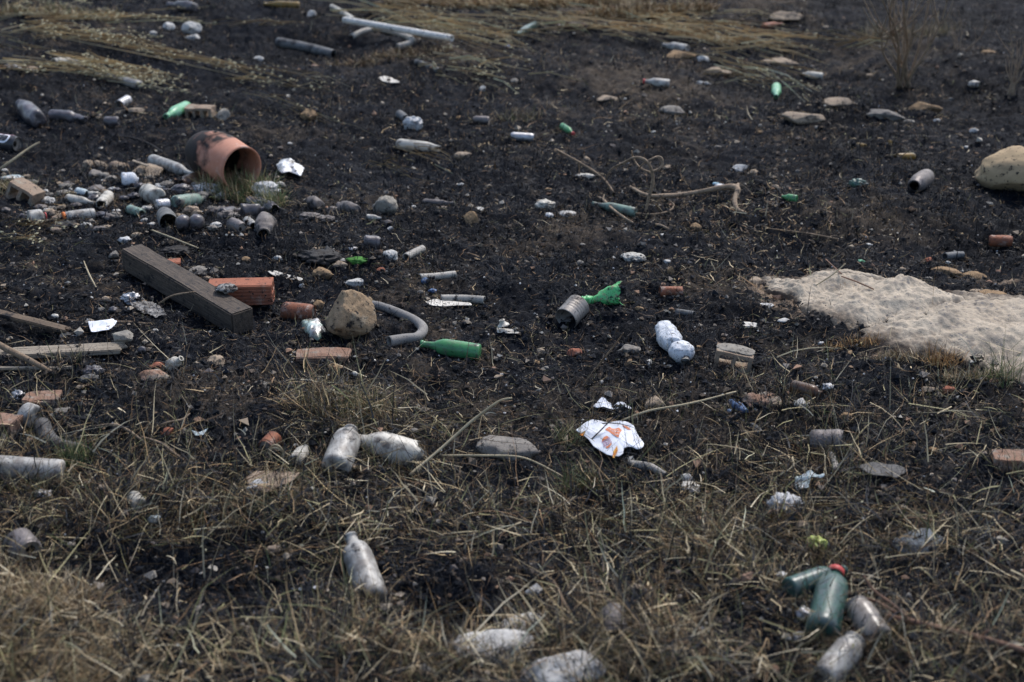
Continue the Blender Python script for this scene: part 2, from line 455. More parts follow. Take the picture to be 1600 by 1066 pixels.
# zones of standing / matted dry grass over the ground map: (x, y, rx, ry, amount)
GRASS = [(250, 800, 330, 80, .75), (60, 1030, 210, 90, 1.3), (80, 930, 120, 50, .8), (560, 800, 300, 70, .7), (560, 1010, 260, 70, .9), (930, 1000, 260, 80, 1.0), (1100, 850, 260, 90, .75),
         (1400, 1030, 300, 70, .9), (1400, 870, 250, 90, .6), (520, 650, 90, 50, .8), (560, 690, 90, 40, .6), (900, 780, 300, 50, .55), (400, 850, 120, 70, .6),
         (1340, 640, 200, 60, .25), (760, 700, 160, 50, .35), (1250, 750, 220, 60, .5), (120, 730, 120, 40, .4), (250, 700, 110, 30, .35)]
VOID = [(290, 905, 210, 62, 1.25), (150, 860, 90, 30, .7), (700, 925, 90, 55, .8), (1450, 900, 160, 40, .45), (1380, 770, 150, 40, .5), (1130, 960, 60, 40, .5), (620, 880, 50, 40, .5), (420, 960, 90, 40, .4), (850, 690, 100, 40, .5), (330, 660, 110, 30, .6)]

def zmask(x, y, L):
    px, py = proj(x, y, np.zeros_like(x)); return blobs(px, py, L)

def on_ground(x, y, dz=0):
    return np.stack([x, y, height(x, y) + micro(x, y) + dz], -1)

# charred litter everywhere
n = 105000
x, y = scatter(n, 3.0, 13.5, .6)
col = mixpal(n, [(5.2, BLK), (.8, BRN)])
o = blades('charred_straw_litter', on_ground(x, y, .004), rng.uniform(0, 2 * np.pi, n), rng.normal(1.45, .18, n), rng.uniform(.02, .085, n),
           rng.uniform(.0016, .0034, n), rng.normal(.1, .4, n), col, 3, .45, 'char_blade', flat=True)
tag(o, kind='stuff')
# standing burnt stubble in patches
n = 100000
x, y = scatter(n, 3.0, 14, .5)
pt = vnoise(x * 1.1 + 40, y * 1.1) + .6 * vnoise(x * 4, y * 4 + 30)
STUB = [(1000, 390, 330, 60, 1), (1250, 370, 200, 60, 1), (1300, 250, 300, 120, .6), (650, 340, 160, 40, .8), (200, 560, 200, 60, .5), (1250, 700, 400, 150, .8), (500, 150, 500, 90, .35), (150, 900, 300, 90, .9), (60, 150, 200, 100, .4)]
keep = rng.random(n) < np.clip(.25 + pt * 1.3 + zmask(x, y, STUB) * .7 - zmask(x, y, SAND) * 2, 0.02, 1)
x, y = x[keep], y[keep]; n = len(x)
h = rng.uniform(.015, .065, n) * (1 + zmask(x, y, STUB) * .4)
col = mixpal(n, [(6, BLK), (1.2, BRN)])
o = blades('burnt_stubble', on_ground(x, y, -.003), rng.uniform(0, 2 * np.pi, n), np.abs(rng.normal(.3, .3, n)), h, rng.uniform(.0018, .0038, n),
           rng.normal(.3, .4, n), col, 2, .3, 'char_blade')
tag(o, kind='stuff')
# pale straw litter
n = 66000
x, y = scatter(n, 3.0, 13, .9)
dens = .11 + .65 * zmask(x, y, SOIL) + .6 * zmask(x, y, GRASS) + 1.0 * np.clip(vnoise(x * 1.7 + 3, y * 1.7), -.2, .5) - .4 * zmask(x, y, VOID)
keep = rng.random(n) < dens
x, y = x[keep], y[keep]; n = len(x)
col = mixpal(n, [(1.6, TAN * .8), (1.5, BRN), (.8, OLV * .8)])
o = blades('pale_straw_litter', on_ground(x, y, .006), rng.uniform(0, 2 * np.pi, n), rng.normal(1.42, .15, n), rng.gamma(2.2, .022, n).clip(.012, .17),
           rng.uniform(.0014, .003, n), rng.normal(.1, .5, n), col, 4, .4, 'blade', flat=True)
tag(o, kind='stuff')
# dry tangled grass
n = 150000
x, y = scatter(n, 2.9, 6.4, .3)
gz = zmask(x, y, GRASS) - zmask(x, y, VOID) * .95
cl = vnoise(x * 2.3, y * 2.3 + 11) + .7 * vnoise(x * 7, y * 7)
keep = rng.random(n) < np.clip(gz * (.8 + 1.5 * cl), 0, 1)
x, y = x[keep], y[keep]; n = len(x)
warm = np.clip(zmask(x, y, [(60, 1020, 250, 110, 1.5), (930, 1000, 300, 90, .5), (500, 650, 120, 60, .6)]) + .3 * rng.random(n), 0, 2)
col = mixpal(n, [(.75 + 1.8 * warm, TAN), (.6, OLV), (.9, BRN), (2.3, BLK)])
L_ = rng.gamma(3.0, .033, n).clip(.03, .30)
flow = vnoise(x * 1.8 + 50, y * 1.8) * 14 + rng.normal(0, .9, n)
o = blades('dry_grass', on_ground(x, y, -.004), flow, np.abs(rng.normal(.8, .45, n)), L_, rng.gamma(4, .00072, n).clip(.0014, .006),
           rng.normal(.45, .45, n), col, 5, .16, 'blade')
tag(o, kind='stuff')
print('grass blades', n)

# soil crumbs and clinker
OCT = np.array([(1, 0, 0), (-1, 0, 0), (0, 1, 0), (0, -1, 0), (0, 0, 1), (0, 0, -1)], float)
OCF = np.array([(0, 2, 4), (2, 1, 4), (1, 3, 4), (3, 0, 4), (2, 0, 5), (1, 2, 5), (3, 1, 5), (0, 3, 5)])
def crumbs(name, x, y, r, col, key='crumb', sink=.3, flat=.7):
    n = len(x)
    v = OCT[None] * (1 + rng.normal(0, .28, (n, 6, 1))) * r[:, None, None]
    a = rng.uniform(0, 2 * np.pi, n)
    c, s = np.cos(a)[:, None], np.sin(a)[:, None]
    tl = rng.normal(0, .5, n)[:, None]
    vx, vy, vz = v[..., 0], v[..., 1], v[..., 2]
    vy, vz = vy * np.cos(tl) - vz * np.sin(tl), vy * np.sin(tl) + vz * np.cos(tl)
    vx, vy = vx * c - vy * s, vx * s + vy * c
    V = np.stack([vx + x[:, None], vy + y[:, None], vz * flat + (height(x, y) + micro(x, y) + r * (flat - sink))[:, None]], -1)
    Fc = (OCF[None] + (np.arange(n) * 6)[:, None, None]).reshape(-1, 3)
    me = mesh_np(name, V.reshape(-1, 3), Fc, False, np.repeat(col, 6, axis=0))
    o = obj(name, me, MT[key]); tag(o, kind='stuff'); return o
n = 60000
x, y = scatter(n, 3.0, 14, .7)
so = zmask(x, y, SOIL)
col = mixpal(n, [(2.5 - so * 1.5, BLK), (.45 + so * 1.5, np.array([(.05, .042, .036), (.075, .062, .05), (.12, .095, .075)])), (.18, np.array([(.3, .25, .2), (.22, .2, .17), (.3, .2, .13)]))])
crumbs('soil_crumbs', x, y, rng.gamma(2, .0027, n).clip(.002, .018), col)
n = 3200
x, y = scatter(n, 3.1, 14, .4)
keep = rng.random(n) < .35 + 1.2 * np.clip(vnoise(x * 1.1 + 77, y * 1.1), -.3, .5)
x, y = x[keep], y[keep]; n = len(x)
crumbs('white_snail_shells_and_chips', x, y, rng.uniform(.0025, .0065, n), pick(np.array([(.6, .58, .54), (.5, .47, .42), (.66, .65, .64), (.4, .42, .45)]), n), sink=.0, flat=.85)
n = 2300
x, y = scatter(n, 3.2, 14, .3)
crumbs('gravel', x, y, rng.gamma(2.6, .0036, n).clip(.004, .024), pick(np.array([(.25, .2, .15), (.2, .18, .16), (.33, .28, .22), (.16, .14, .13), (.3, .19, .13), (.38, .35, .3)]), n), sink=.2)

# coarser burnt stubble and scraps of straw on the far ground
n = 95000
x, y = scatter(n, 6.6, 15.5, .2)
keep = rng.random(n) < np.clip(.4 + 1.3 * vnoise(x * .9 + 60, y * 1.1 + x * .5) + .8 * vnoise(x * 3.5, y * 3.5 + 9) - zmask(x, y, SAND) * 2, .05, 1)
x, y = x[keep], y[keep]; n = len(x)
pt = np.clip(vnoise(x * .7 + 21, y * .9) * 2 + .9 * zmask(x, y, SOIL), 0, 1)
col = mixpal(n, [(5, BLK), (.35 + 2.6 * pt, BRN), (.05 + .9 * pt, TAN * .8)])
o = blades('coarse_burnt_stubble', on_ground(x, y, -.005), rng.uniform(0, 2 * np.pi, n), np.abs(rng.normal(.5, .4, n)), rng.gamma(3, .013, n).clip(.015, .12),
           rng.uniform(.0035, .0075, n), rng.normal(.4, .5, n), col, 2, .3, 'char_blade')
tag(o, kind='stuff')
n = 26000
x, y = scatter(n, 6.4, 15.5, .0)
keep = rng.random(n) < np.clip(.07 + 1.2 * (vnoise(x * .8 + 21, y * 1.0 + x * .3) - .08) + .5 * zmask(x, y, SOIL), .03, 1)
x, y = x[keep], y[keep]; n = len(x)
o = blades('far_straw_scraps', on_ground(x, y, .006), rng.uniform(0, 2 * np.pi, n), rng.normal(1.2, .3, n), rng.gamma(2.4, .022, n).clip(.02, .2),
           rng.uniform(.003, .008, n), rng.normal(.2, .5, n), mixpal(n, [(1.4, TAN * .8), (1.4, BRN), (.4, OLV)]), 3, .4, 'blade')
tag(o, kind='stuff')
# deep thatch of straw and charred stems near the viewer
n = 60000
x, y = scatter(n, 2.9, 5.3, .3)
gz = zmask(x, y, GRASS) - zmask(x, y, VOID) * .8
keep = rng.random(n) < np.clip(gz * (.75 + 1.9 * vnoise(x * 3 + 5, y * 3)), .04, 1)
x, y = x[keep], y[keep]; n = len(x)
warm = np.clip(zmask(x, y, [(60, 1020, 250, 110, 1.5), (930, 1000, 300, 90, .6)]) + .3 * rng.random(n), 0, 2)
flow = vnoise(x * 1.3 + 80, y * 1.3) * 16 + rng.normal(0, 1.0, n)
z0 = rng.random(n) ** 2 * .07
o = blades('dry_thatch', on_ground(x, y, 0) + np.stack([x * 0, x * 0, z0], -1), flow, rng.normal(1.15, .35, n).clip(.2, 1.7), rng.gamma(4, .03, n).clip(.05, .32),
           rng.gamma(4, .0008, n).clip(.0016, .007), rng.normal(.3, .4, n), mixpal(n, [(.5 + 1.5 * warm, TAN), (.4, OLV), (.8, BRN), (2.8, BLK)]), 4, .15, 'blade')
tag(o, kind='stuff')

# brighter single straws over the thatch, pale colour put in as highlights
n = 5200
x, y = scatter(n, 2.9, 5.6, .3)
keep = rng.random(n) < np.clip(zmask(x, y, GRASS) - zmask(x, y, VOID) * .6 + .12, 0, 1)
x, y = x[keep], y[keep]; n = len(x)
o = blades('loose_pale_straw', on_ground(x, y, .02) + np.stack([x * 0, x * 0, rng.random(n) * .05], -1), rng.uniform(0, 2 * np.pi, n), rng.normal(1.1, .4, n).clip(.1, 1.7), rng.gamma(4, .028, n).clip(.04, .3),
           rng.gamma(5, .0007, n).clip(.002, .006), rng.normal(.25, .35, n), pick(np.array([(.54, .47, .33), (.48, .39, .24), (.42, .35, .22), (.34, .30, .16)]), n), 4, .12, 'blade')
tag(o, kind='stuff')

# taller charred and dry stems standing up out of the thatch
n = 6500
x, y = scatter(n, 3.0, 6.0, .3)
keep = rng.random(n) < np.clip(zmask(x, y, GRASS) * (.5 + 2 * vnoise(x * 2 + 15, y * 2)) + .06, 0, 1)
x, y = x[keep], y[keep]; n = len(x)
o = blades('standing_burnt_stems', on_ground(x, y, 0), rng.uniform(0, 2 * np.pi, n), np.abs(rng.normal(.25, .22, n)), rng.gamma(5, .028, n).clip(.06, .34),
           rng.gamma(5, .0007, n).clip(.002, .0065), rng.normal(.25, .35, n), mixpal(n, [(1.6, BLK), (1.2, BRN), (.8, OLV), (.5, TAN)]), 5, .1, 'blade')
tag(o, kind='stuff')

# ------------------------------------------------------------------ object builders
def axis_matrix(a, b, spin=0.0):
    d = (b - a).normalized()
    q = d.to_track_quat('Z', 'Y')
    return Matrix.Translation(a) @ q.to_matrix().to_4x4() @ Matrix.Rotation(spin, 4, 'Z')

def ends(a, b, dpx, rise=.8, ra=None, rb=None):
    """world ends of an axis lying on the ground between two photo places, with the diameter in photo pixels"""
    s = S((a[0] + b[0]) / 2, (a[1] + b[1]) / 2)
    r = dpx / s / 2
    return P(a[0], a[1], r * rise if ra is None else ra), P(b[0], b[1], r * rise if rb is None else rb), r

def lathe(prof, seg=28):
    prof = np.array(prof, float); n = len(prof)
    a = np.linspace(0, 2 * np.pi, seg, endpoint=False)
    V = np.stack([prof[:, 0:1] * np.cos(a), prof[:, 0:1] * np.sin(a), np.repeat(prof[:, 1:2], seg, 1)], -1)
    idx = np.arange(n * seg).reshape(n, seg); j = np.roll(idx, -1, 1)
    F = np.stack([idx[:-1], j[:-1], j[1:], idx[1:]], -1).reshape(-1, 4)
    return V.reshape(-1, 3), F

def deform(V, amp, freq, off=None, ridge=False):
    off = random.uniform(0, 40) if off is None else off
    d = np.stack([n3(V, freq, off + k * 7.3) for k in range(3)], -1)
    if ridge: d = np.abs(d) * 2 - .4
    return V + d * 2 * amp

def bottle_mesh(r, L, kind='wine', broken=0, crush=0.0, seg=28, wall=.0022):
    if kind == 'wine':   o = [(0, .01 * L), (.8, 0), (.96, .012), (1, .04), (1, .56), (.93, .64), (.7, .72), (.46, .78), (.37, .86), (.35, .95), (.42, .955), (.42, .995), (.3, 1)]
    elif kind == 'beer': o = [(0, .01), (.85, 0), (1, .03), (1, .55), (.9, .63), (.6, .74), (.44, .84), (.4, .95), (.46, .955), (.46, 1), (.34, 1)]
    elif kind == 'squat': o = [(0, .01), (.85, 0), (1, .05), (1, .68), (.9, .78), (.55, .86), (.42, .89), (.42, .97), (.48, .975), (.48, 1), (.36, 1)]
    elif kind == 'jar':  o = [(0, .01), (.88, 0), (1, .06), (1, .78), (.9, .86), (.78, .9), (.78, .98), (.84, .985), (.84, 1), (.72, 1)]
    elif kind == 'soda': o = [(0, .03), (.45, .02), (.8, 0), (1, .06), (1, .26), (.93, .3), (1, .34), (1, .62), (.95, .7), (.75, .82), (.45, .91), (.3, .93), (.3, 1), (.22, 1)]
    elif kind == 'round': o = [(0, .02), (.7, 0), (.9, .1), (1, .3), (1, .6), (.9, .8), (.62, .9), (.62, .98), (.68, 1), (.55, 1)]
    o = [(a * r, b * L) for a, b in o]
    P_ = []
    for (a, b), (c, d) in zip(o[:-1], o[1:]):
        k = 1 + int(math.hypot(c - a, d - b) / (L * .06))
        for i in range(k): P_.append((a + (c - a) * i / k, b + (d - b) * i / k))
    P_.append(o[-1])
    if broken: P_ = [q for q in P_ if (q[1] <= L * broken if broken > 0 else q[1] >= L * -broken)]
    if broken < 0: P_ = [q for q in P_]
    inn = [(max(q[0] - wall, 0.0), q[1] + (wall if q[1] < .02 * L else 0)) for q in P_]
    prof = P_ + inn[::-1] if broken >= 0 else inn[::-1] + P_
    if broken < 0: prof = P_[::-1] + inn
    V, F = lathe(prof, seg)
    if broken:
        zc = L * abs(broken)
        a = np.arctan2(V[:, 1], V[:, 0])
        jag = L * .10 * (np.sin(a * 2 + 1) * .5 + np.sin(a * 5 + .4) * .35 + np.sin(a * 11) * .22)
        w = np.clip(1 - np.abs(V[:, 2] - zc) / (L * .16), 0, 1)
        V[:, 2] += jag * w
    if crush: V = deform(V, crush * r, .9 / r)
    return V, F

def bottle(a, b, d, key, label, kind='wine', broken=0, crush=0.0, cap=None, paper=None, name='glass_bottle', cat='bottle', ra=None, rb=None, group=None, rise=.75):
    """a: base end, b: mouth end, photo pixels; d: diameter in photo pixels"""
    A, B, r = ends(a, b, d, rise, ra, rb)
    L = (B - A).length
    V, F = bottle_mesh(r, L, kind, broken, crush)
    me = mesh_np(name, V, F)
    mw = axis_matrix(A, B, random.uniform(0, 6))
    if cap or paper:
        root = empty(name); root.matrix_world = mw
        obj('body', me, MT[key], root)
        if cap:
            cr = {'wine': .42, 'beer': .46, 'squat': .48, 'jar': .84, 'soda': .33, 'round': .68}[kind] * r * 1.12
            Vc, Fc = lathe([(0, L * 1.01), (cr * .9, L * 1.01), (cr, L * 1.0), (cr, L * .925), (cr * .93, L * .925)], 20)
            obj('cap', mesh_np('cap', Vc, Fc), MT[cap], root)
        if paper:
            Vc, Fc = lathe([(r * 1.012, L * .14), (r * 1.012, L * .3), (r * 1.012, L * .48)], 28)
            k = int(len(Fc) * 1)
            Fc = Fc[[i for i in range(len(Fc)) if (i % 28) < 13]]
            if crush: pass
            obj('paper_label', mesh_np('paper_label', Vc, Fc), MT[paper], root)
        tag(root, label, cat, group); return root
    o = obj(name, me, MT[key], None, mw); tag(o, label, cat, group); return o

def can(a, b, d, key, label, open_end='b', crush=.06, name='drink_can', cat='can', lid='grey_can', ra=None, rb=None, group=None, tin=False, rise=.75):
    """b is the end with the lid or opening"""
    A, B, r = ends(a, b, d, rise, ra, rb)
    L = (B - A).length
    root = empty(name); root.matrix_world = axis_matrix(A, B, random.uniform(0, 6))
    if tin:
        pr = [(0, .004), (r * .93, .004), (r * .96, 0), (r, .003)]
        for i in range(1, 22):
            z = L * i / 22; pr.append((r * (1 - (.03 if i % 3 == 0 and 4 < i < 18 else 0)), z))
        pr += [(r, L), (r * .96, L), (r * .94, L * .98), (r * .94, .01), (0, .008)]
        V, F = lathe(pr, 28)
        V = deform(V, crush * r, .8 / r)
        obj('body', mesh_np('body', V, F), MT[key], root)
    else:
        pr = [(0, .09 * L), (r * .4, .07 * L), (r * .66, .01 * L), (r * .74, 0), (r * .8, .02 * L), (r, .09 * L)]
        for i in range(1, 14): pr.append((r, L * (.09 + .76 * i / 14)))
        pr += [(r, .86 * L), (r * .93, .93 * L), (r * .84, .975 * L), (r * .87, .985 * L), (r * .87, L), (r * .82, L), (r * .8, .965 * L)]
        V, F = lathe(pr, 28)
        V0 = V.copy(); off = random.uniform(0, 40)
        V = deform(V, crush * r, .9 / r, off)
        obj('body', mesh_np('body', V, F), MT[key], root)
        V, F = lathe([(r * .815, .968 * L), (r * .5, .962 * L), (0, .96 * L)], 28)
        obj('lid', mesh_np('lid', deform(V, crush * r, .9 / r, off), F), MT[lid], root)
        c = np.array([[math.cos(t) * r * .26 + r * .32, math.sin(t) * r * .34, .972 * L + .0006] for t in np.linspace(0, 2 * math.pi, 16, endpoint=False)])
        c = np.concatenate([c, c - [0, 0, .004]])
        fs = [tuple(range(16))] + [(i, i + 16, (i + 1) % 16 + 16, (i + 1) % 16) for i in range(16)]
        obj('opening', mesh_np('opening', deform(c, crush * r, .9 / r, off), fs), MT['hole'], root)  # dark disc on the closed lid, painted as the shade of a hole
    tag(root, label, cat, group); return root

def sweep(pts, rad, seg=12, close=True, inner=None, rings=None, wob=0.0):
    """tube along points; rad per point; inner: wall thickness for an open pipe"""
    pts = [Vector(p) for p in pts]
    n = len(pts)
    if rings is None: rings = max(6, n * 5)
    # catmull-rom
    Q, R = [], []
    for k in range(rings):
        t = k / (rings - 1) * (n - 1); i = min(int(t), n - 2); f = t - i
        p0, p1, p2, p3 = pts[max(i - 1, 0)], pts[i], pts[i + 1], pts[min(i + 2, n - 1)]
        if n == 2: q = p1.lerp(p2, f)
        else: q = .5 * ((2 * p1) + (p2 - p0) * f + (2 * p0 - 5 * p1 + 4 * p2 - p3) * f * f + (3 * p1 - p0 - 3 * p2 + p3) * f ** 3)
        Q.append(q); R.append(rad[i] * (1 - f) + rad[i + 1] * f if hasattr(rad, '__len__') else rad)
    V = []
    T0 = (Q[1] - Q[0]).normalized()
    N = T0.cross(Vector((0, 0, 1)));
    if N.length < .1: N = T0.cross(Vector((1, 0, 0)))
    N.normalize()
    frames = []
    for k in range(rings):
        T = (Q[min(k + 1, rings - 1)] - Q[max(k - 1, 0)]).normalized()
        N = (N - T * N.dot(T)).normalized(); Bn = T.cross(N); frames.append((N.copy(), Bn))
    def ring(k, r):
        N, Bn = frames[k]
        return [tuple(Q[k] + (N * math.cos(a) + Bn * math.sin(a)) * (r * (1 + wob * math.sin(3 * a + k)))) for a in [2 * math.pi * j / seg for j in range(seg)]]
    loops = [ring(k, R[k]) for k in range(rings)]
    if inner: loops = loops + [ring(k, max(R[k] - inner, .0005)) for k in range(rings - 1, -1, -1)] + [loops[0]]
    V = np.array([v for l in loops for v in l]); m = len(loops)
    if inner: m -= 1; V = V[:m * seg]
    idx = np.arange(m * seg).reshape(m, seg); j = np.roll(idx, -1, 1)
    if inner:
        i2 = np.roll(idx, -1, 0); j2 = np.roll(j, -1, 0)
        F = np.stack([idx, j, j2, i2], -1).reshape(-1, 4).tolist()
    else:
        F = np.stack([idx[:-1], j[:-1], j[1:], idx[1:]], -1).reshape(-1, 4).tolist()
        if close: F = F + [list(range(seg))[::-1], list(range((m - 1) * seg, m * seg))]
    return V, F

def tube_thing(px, d, key, label, name, cat, hollow=True, rise=.6, hs=None, group=None, seg=14, taper=None, wob=0.0):
    """px: photo places along the axis, d: diameter in photo pixels"""
    pts, rr = [], []
    for i, p in enumerate(px):
        s = S(*p); dd = d[i] if hasattr(d, '__len__') else d
        r = dd / s / 2
        pts.append(P(p[0], p[1], (r * rise if hs is None else hs[i]))); rr.append(r)
    o0 = pts[0].copy(); pts = [q - o0 for q in pts]
    if len(pts) == 2: pts = [pts[0], pts[0].lerp(pts[1], .5), pts[1]]; rr = [rr[0], (rr[0] + rr[1]) / 2, rr[1]]
    V, F = sweep(pts, rr, seg, inner=(min(rr) * .2 if hollow else None), wob=wob)
    o = obj(name, mesh_np(name, V, F), MT[key], None, Matrix.Translation(o0)); tag(o, label, cat, group); return o

_ico = {}
def ico(sub):
    if sub not in _ico:
        import bmesh
        bm = bmesh.new(); bmesh.ops.create_icosphere(bm, subdivisions=sub, radius=1)
        _ico[sub] = (np.array([v.co[:] for v in bm.verts]), np.array([[v.index for v in f.verts] for f in bm.faces])); bm.free()
    return _ico[sub]

def rock_mesh(w, dpt, h, sub=4, cuts=9, rough=.10, seed=0, edge=.75):
    V, F = ico(sub); V = V.copy(); r = np.random.default_rng(seed)
    for _ in range(cuts):
        nrm = r.normal(0, 1, 3); nrm /= np.linalg.norm(nrm); lim = r.uniform(edge - .13, edge + .15)
        dd = V @ nrm; V = V - np.clip(dd - lim, 0, None)[:, None] * nrm * .92
    o = r.uniform(0, 50)
    V = V * (1 + rough * 1.4 * n3(V, 1.6, o) + rough * n3(V, 4, o) + rough * .6 * n3(V, 9, o) + rough * .35 * n3(V, 20, o))[:, None]
    return V * [w / 2, dpt / 2, h / 2], F

def rock(cx, cy, w, h, key, label, name='stone', cat='stone', sub=3, cuts=13, rough=.16, seed=None, depth=None, rot=None, group=None, sink=.36, edge=.66):
    if w > 38: sub = max(sub, 4)
    """centre and size in photo pixels"""
    seed = int(cx * 7 + cy) if seed is None else seed
    s = S(cx, cy + h * .3)
    W = w / s; pitch_s = .45
    H = min(h / s, W * .9)
    D = depth if depth else min(W, max(H * 1.2, W * .7))
    # the apparent height holds the top face too
    Hh = max((h / s - D * .3) / .9 * 1.5, W * .34)
    V, F = rock_mesh(W * 1.16, D * 1.1, Hh, sub, cuts, rough, seed, edge)
    p = P(cx, cy + h * .25)
    mw = Matrix.Translation(p + Vector((0, 0, Hh * (.5 - sink)))) @ Matrix.Rotation(rot if rot is not None else random.uniform(-.3, .3), 4, 'Z')
    o = obj(name, mesh_np(name, V, F, sub >= 4), MT[key], None, mw); tag(o, label, cat, group); return o

def sheet(outline, key, label, name, cat, amp=.006, freq=14, lift=.006, dome=0.0, rings=14, nb=72, group=None, ridge=True, centre=None, thick=.0006, curl=0.0, edge_noise=.0, upright=0.0):
    """a limp sheet with an outline given by photo places, lying on the ground"""
    B = [P(*q) for q in outline]
    c = sum(B, Vector()) / len(B) if centre is None else P(*centre)
    B = [Vector((b.x - c.x, b.y - c.y, 0)) for b in B]
    per = [0]
    n = len(B)
    for i in range(n): per.append(per[-1] + (B[(i + 1) % n] - B[i]).length)
    out = []
    for k in range(nb):
        t = per[-1] * k / nb; i = max(j for j in range(n) if per[j] <= t); f = (t - per[i]) / max(per[i + 1] - per[i], 1e-6)
        out.append(B[i].lerp(B[(i + 1) % n], f))
    out = np.array([o[:2] for o in out])
    if edge_noise: out = out * (1 + edge_noise * rng.normal(0, 1, (nb, 1)))
    sm = (np.roll(out, 1, 0) + out * 2 + np.roll(out, -1, 0)) / 4; out = sm
    off = random.uniform(0, 30)
    def hgt(xy):
        q = np.concatenate([xy, np.zeros((len(xy), 1))], 1)
        a = n3(q, freq, off); b = n3(q, freq * 2.3, off + 5)
        if ridge: a = .5 - np.abs(a) * 2.4; b = .5 - np.abs(b) * 2
        return amp * (a + .45 * b)
    V = [np.zeros((1, 2))]; T = [np.zeros(1)]
    for k in range(1, rings + 1): V.append(out * (k / rings)); T.append(np.full(nb, k / rings))
    V = np.concatenate(V); T = np.concatenate(T)
    gz = height(V[:, 0] + c.x, V[:, 1] + c.y) - c.z
    z = gz + lift + hgt(V) + dome * (1 - T ** 2) + curl * T ** 4
    V3 = np.concatenate([V, z[:, None]], 1)
    F = [(0, 1 + j, 1 + (j + 1) % nb) for j in range(nb)]
    for k in range(rings - 1):
        a = 1 + k * nb; b = a + nb
        F += [(a + j, b + j, b + (j + 1) % nb, a + (j + 1) % nb) for j in range(nb)]
    # underside, so that the sheet has thickness
    m = len(V3); Vb = V3 - [0, 0, thick * 2]
    F2 = F + [tuple(i + m for i in f[::-1]) for f in F]
    e = 1 + (rings - 1) * nb
    F2 += [(e + j, e + j + m, e + (j + 1) % nb + m, e + (j + 1) % nb) for j in range(nb)]
    o = obj(name, mesh_np(name, np.concatenate([V3, Vb]), F2), MT[key], None, Matrix.Translation(c))
    tag(o, label, cat, group)
    def surf(x, y):   # height of the sheet over local x, y
        q = np.array([[x, y]]); return float((height(q[:, 0] + c.x, q[:, 1] + c.y) - c.z + lift + hgt(q))[0])
    return o, c, surf

def crumple(cx, cy, w, h, key, label, name, cat, amp=.35, freq=2.6, flat=.75, sub=4, group=None, sink=.15, seed=None):
    seed = int(cx * 3 + cy) if seed is None else seed
    V, F = ico(sub); V = V.copy(); r = np.random.default_rng(seed); o = r.uniform(0, 50)
    k = 1 - amp * np.abs(n3(V, freq, o)) * 3.4 - amp * .7 * np.abs(n3(V, freq * 2.4, o + 3)) * 2 - amp * .5 * np.abs(n3(V, freq * 5.5, o + 9)) * 2 + amp * .6
    V = V * k[:, None]; V = deform(V, amp * .35, freq * 1.3, o)
    s = S(cx, cy + h * .3); W = w / s; H = max(h / s * .8, .012)
    V = V * [W / 2, W / 2 * .8, H / 2]
    p = P(cx, cy + h * .2)
    mw = Matrix.Translation(p + Vector((0, 0, H * (.5 - sink)))) @ Matrix.Rotation(r.uniform(-.4, .4), 4, 'Z')
    ob = obj(name, mesh_np(name, V, F, sub < 4 or True), MT[key], None, mw); tag(ob, label, cat, group); return ob

def box_mesh(x0, x1, y0, y1, z0, z1, cut=(1, 1, 1), bev=0.0):
    """subdivided box shell"""
    import bmesh
    bm = bmesh.new(); bmesh.ops.create_cube(bm, size=1)
    for v in bm.verts: v.co = Vector((x0 if v.co.x < 0 else x1, y0 if v.co.y < 0 else y1, z0 if v.co.z < 0 else z1))
    if bev: bmesh.ops.bevel(bm, geom=bm.edges[:], offset=bev, segments=2, affect='EDGES')
    m = max(cut)
    if m > 1: 
        for ax in range(3):
            for i in range(1, cut[ax]):
                lo, hi = ((x0, x1), (y0, y1), (z0, z1))[ax]
                pos = [0, 0, 0]; pos[ax] = lo + (hi - lo) * i / cut[ax]; nn = [0, 0, 0]; nn[ax] = 1
                bmesh.ops.bisect_plane(bm, geom=bm.verts[:] + bm.edges[:] + bm.faces[:], plane_co=pos, plane_no=nn)
    bm.verts.index_update()
    V = np.array([v.co[:] for v in bm.verts]); F = [[v.index for v in f.verts] for f in bm.faces]; bm.free()
    return V, F

def join(parts):
    V, F, o = [], [], 0
    for v, f in parts:
        V.append(np.asarray(v)); F += [[int(i) + o for i in q] for q in f]; o += len(v)
    return np.concatenate(V), F

def frame_at(p, ang=0.0, tilt=0.0, roll=0.0):
    return Matrix.Translation(p) @ Matrix.Rotation(ang, 4, 'Z') @ Matrix.Rotation(tilt, 4, 'Y') @ Matrix.Rotation(roll, 4, 'X')

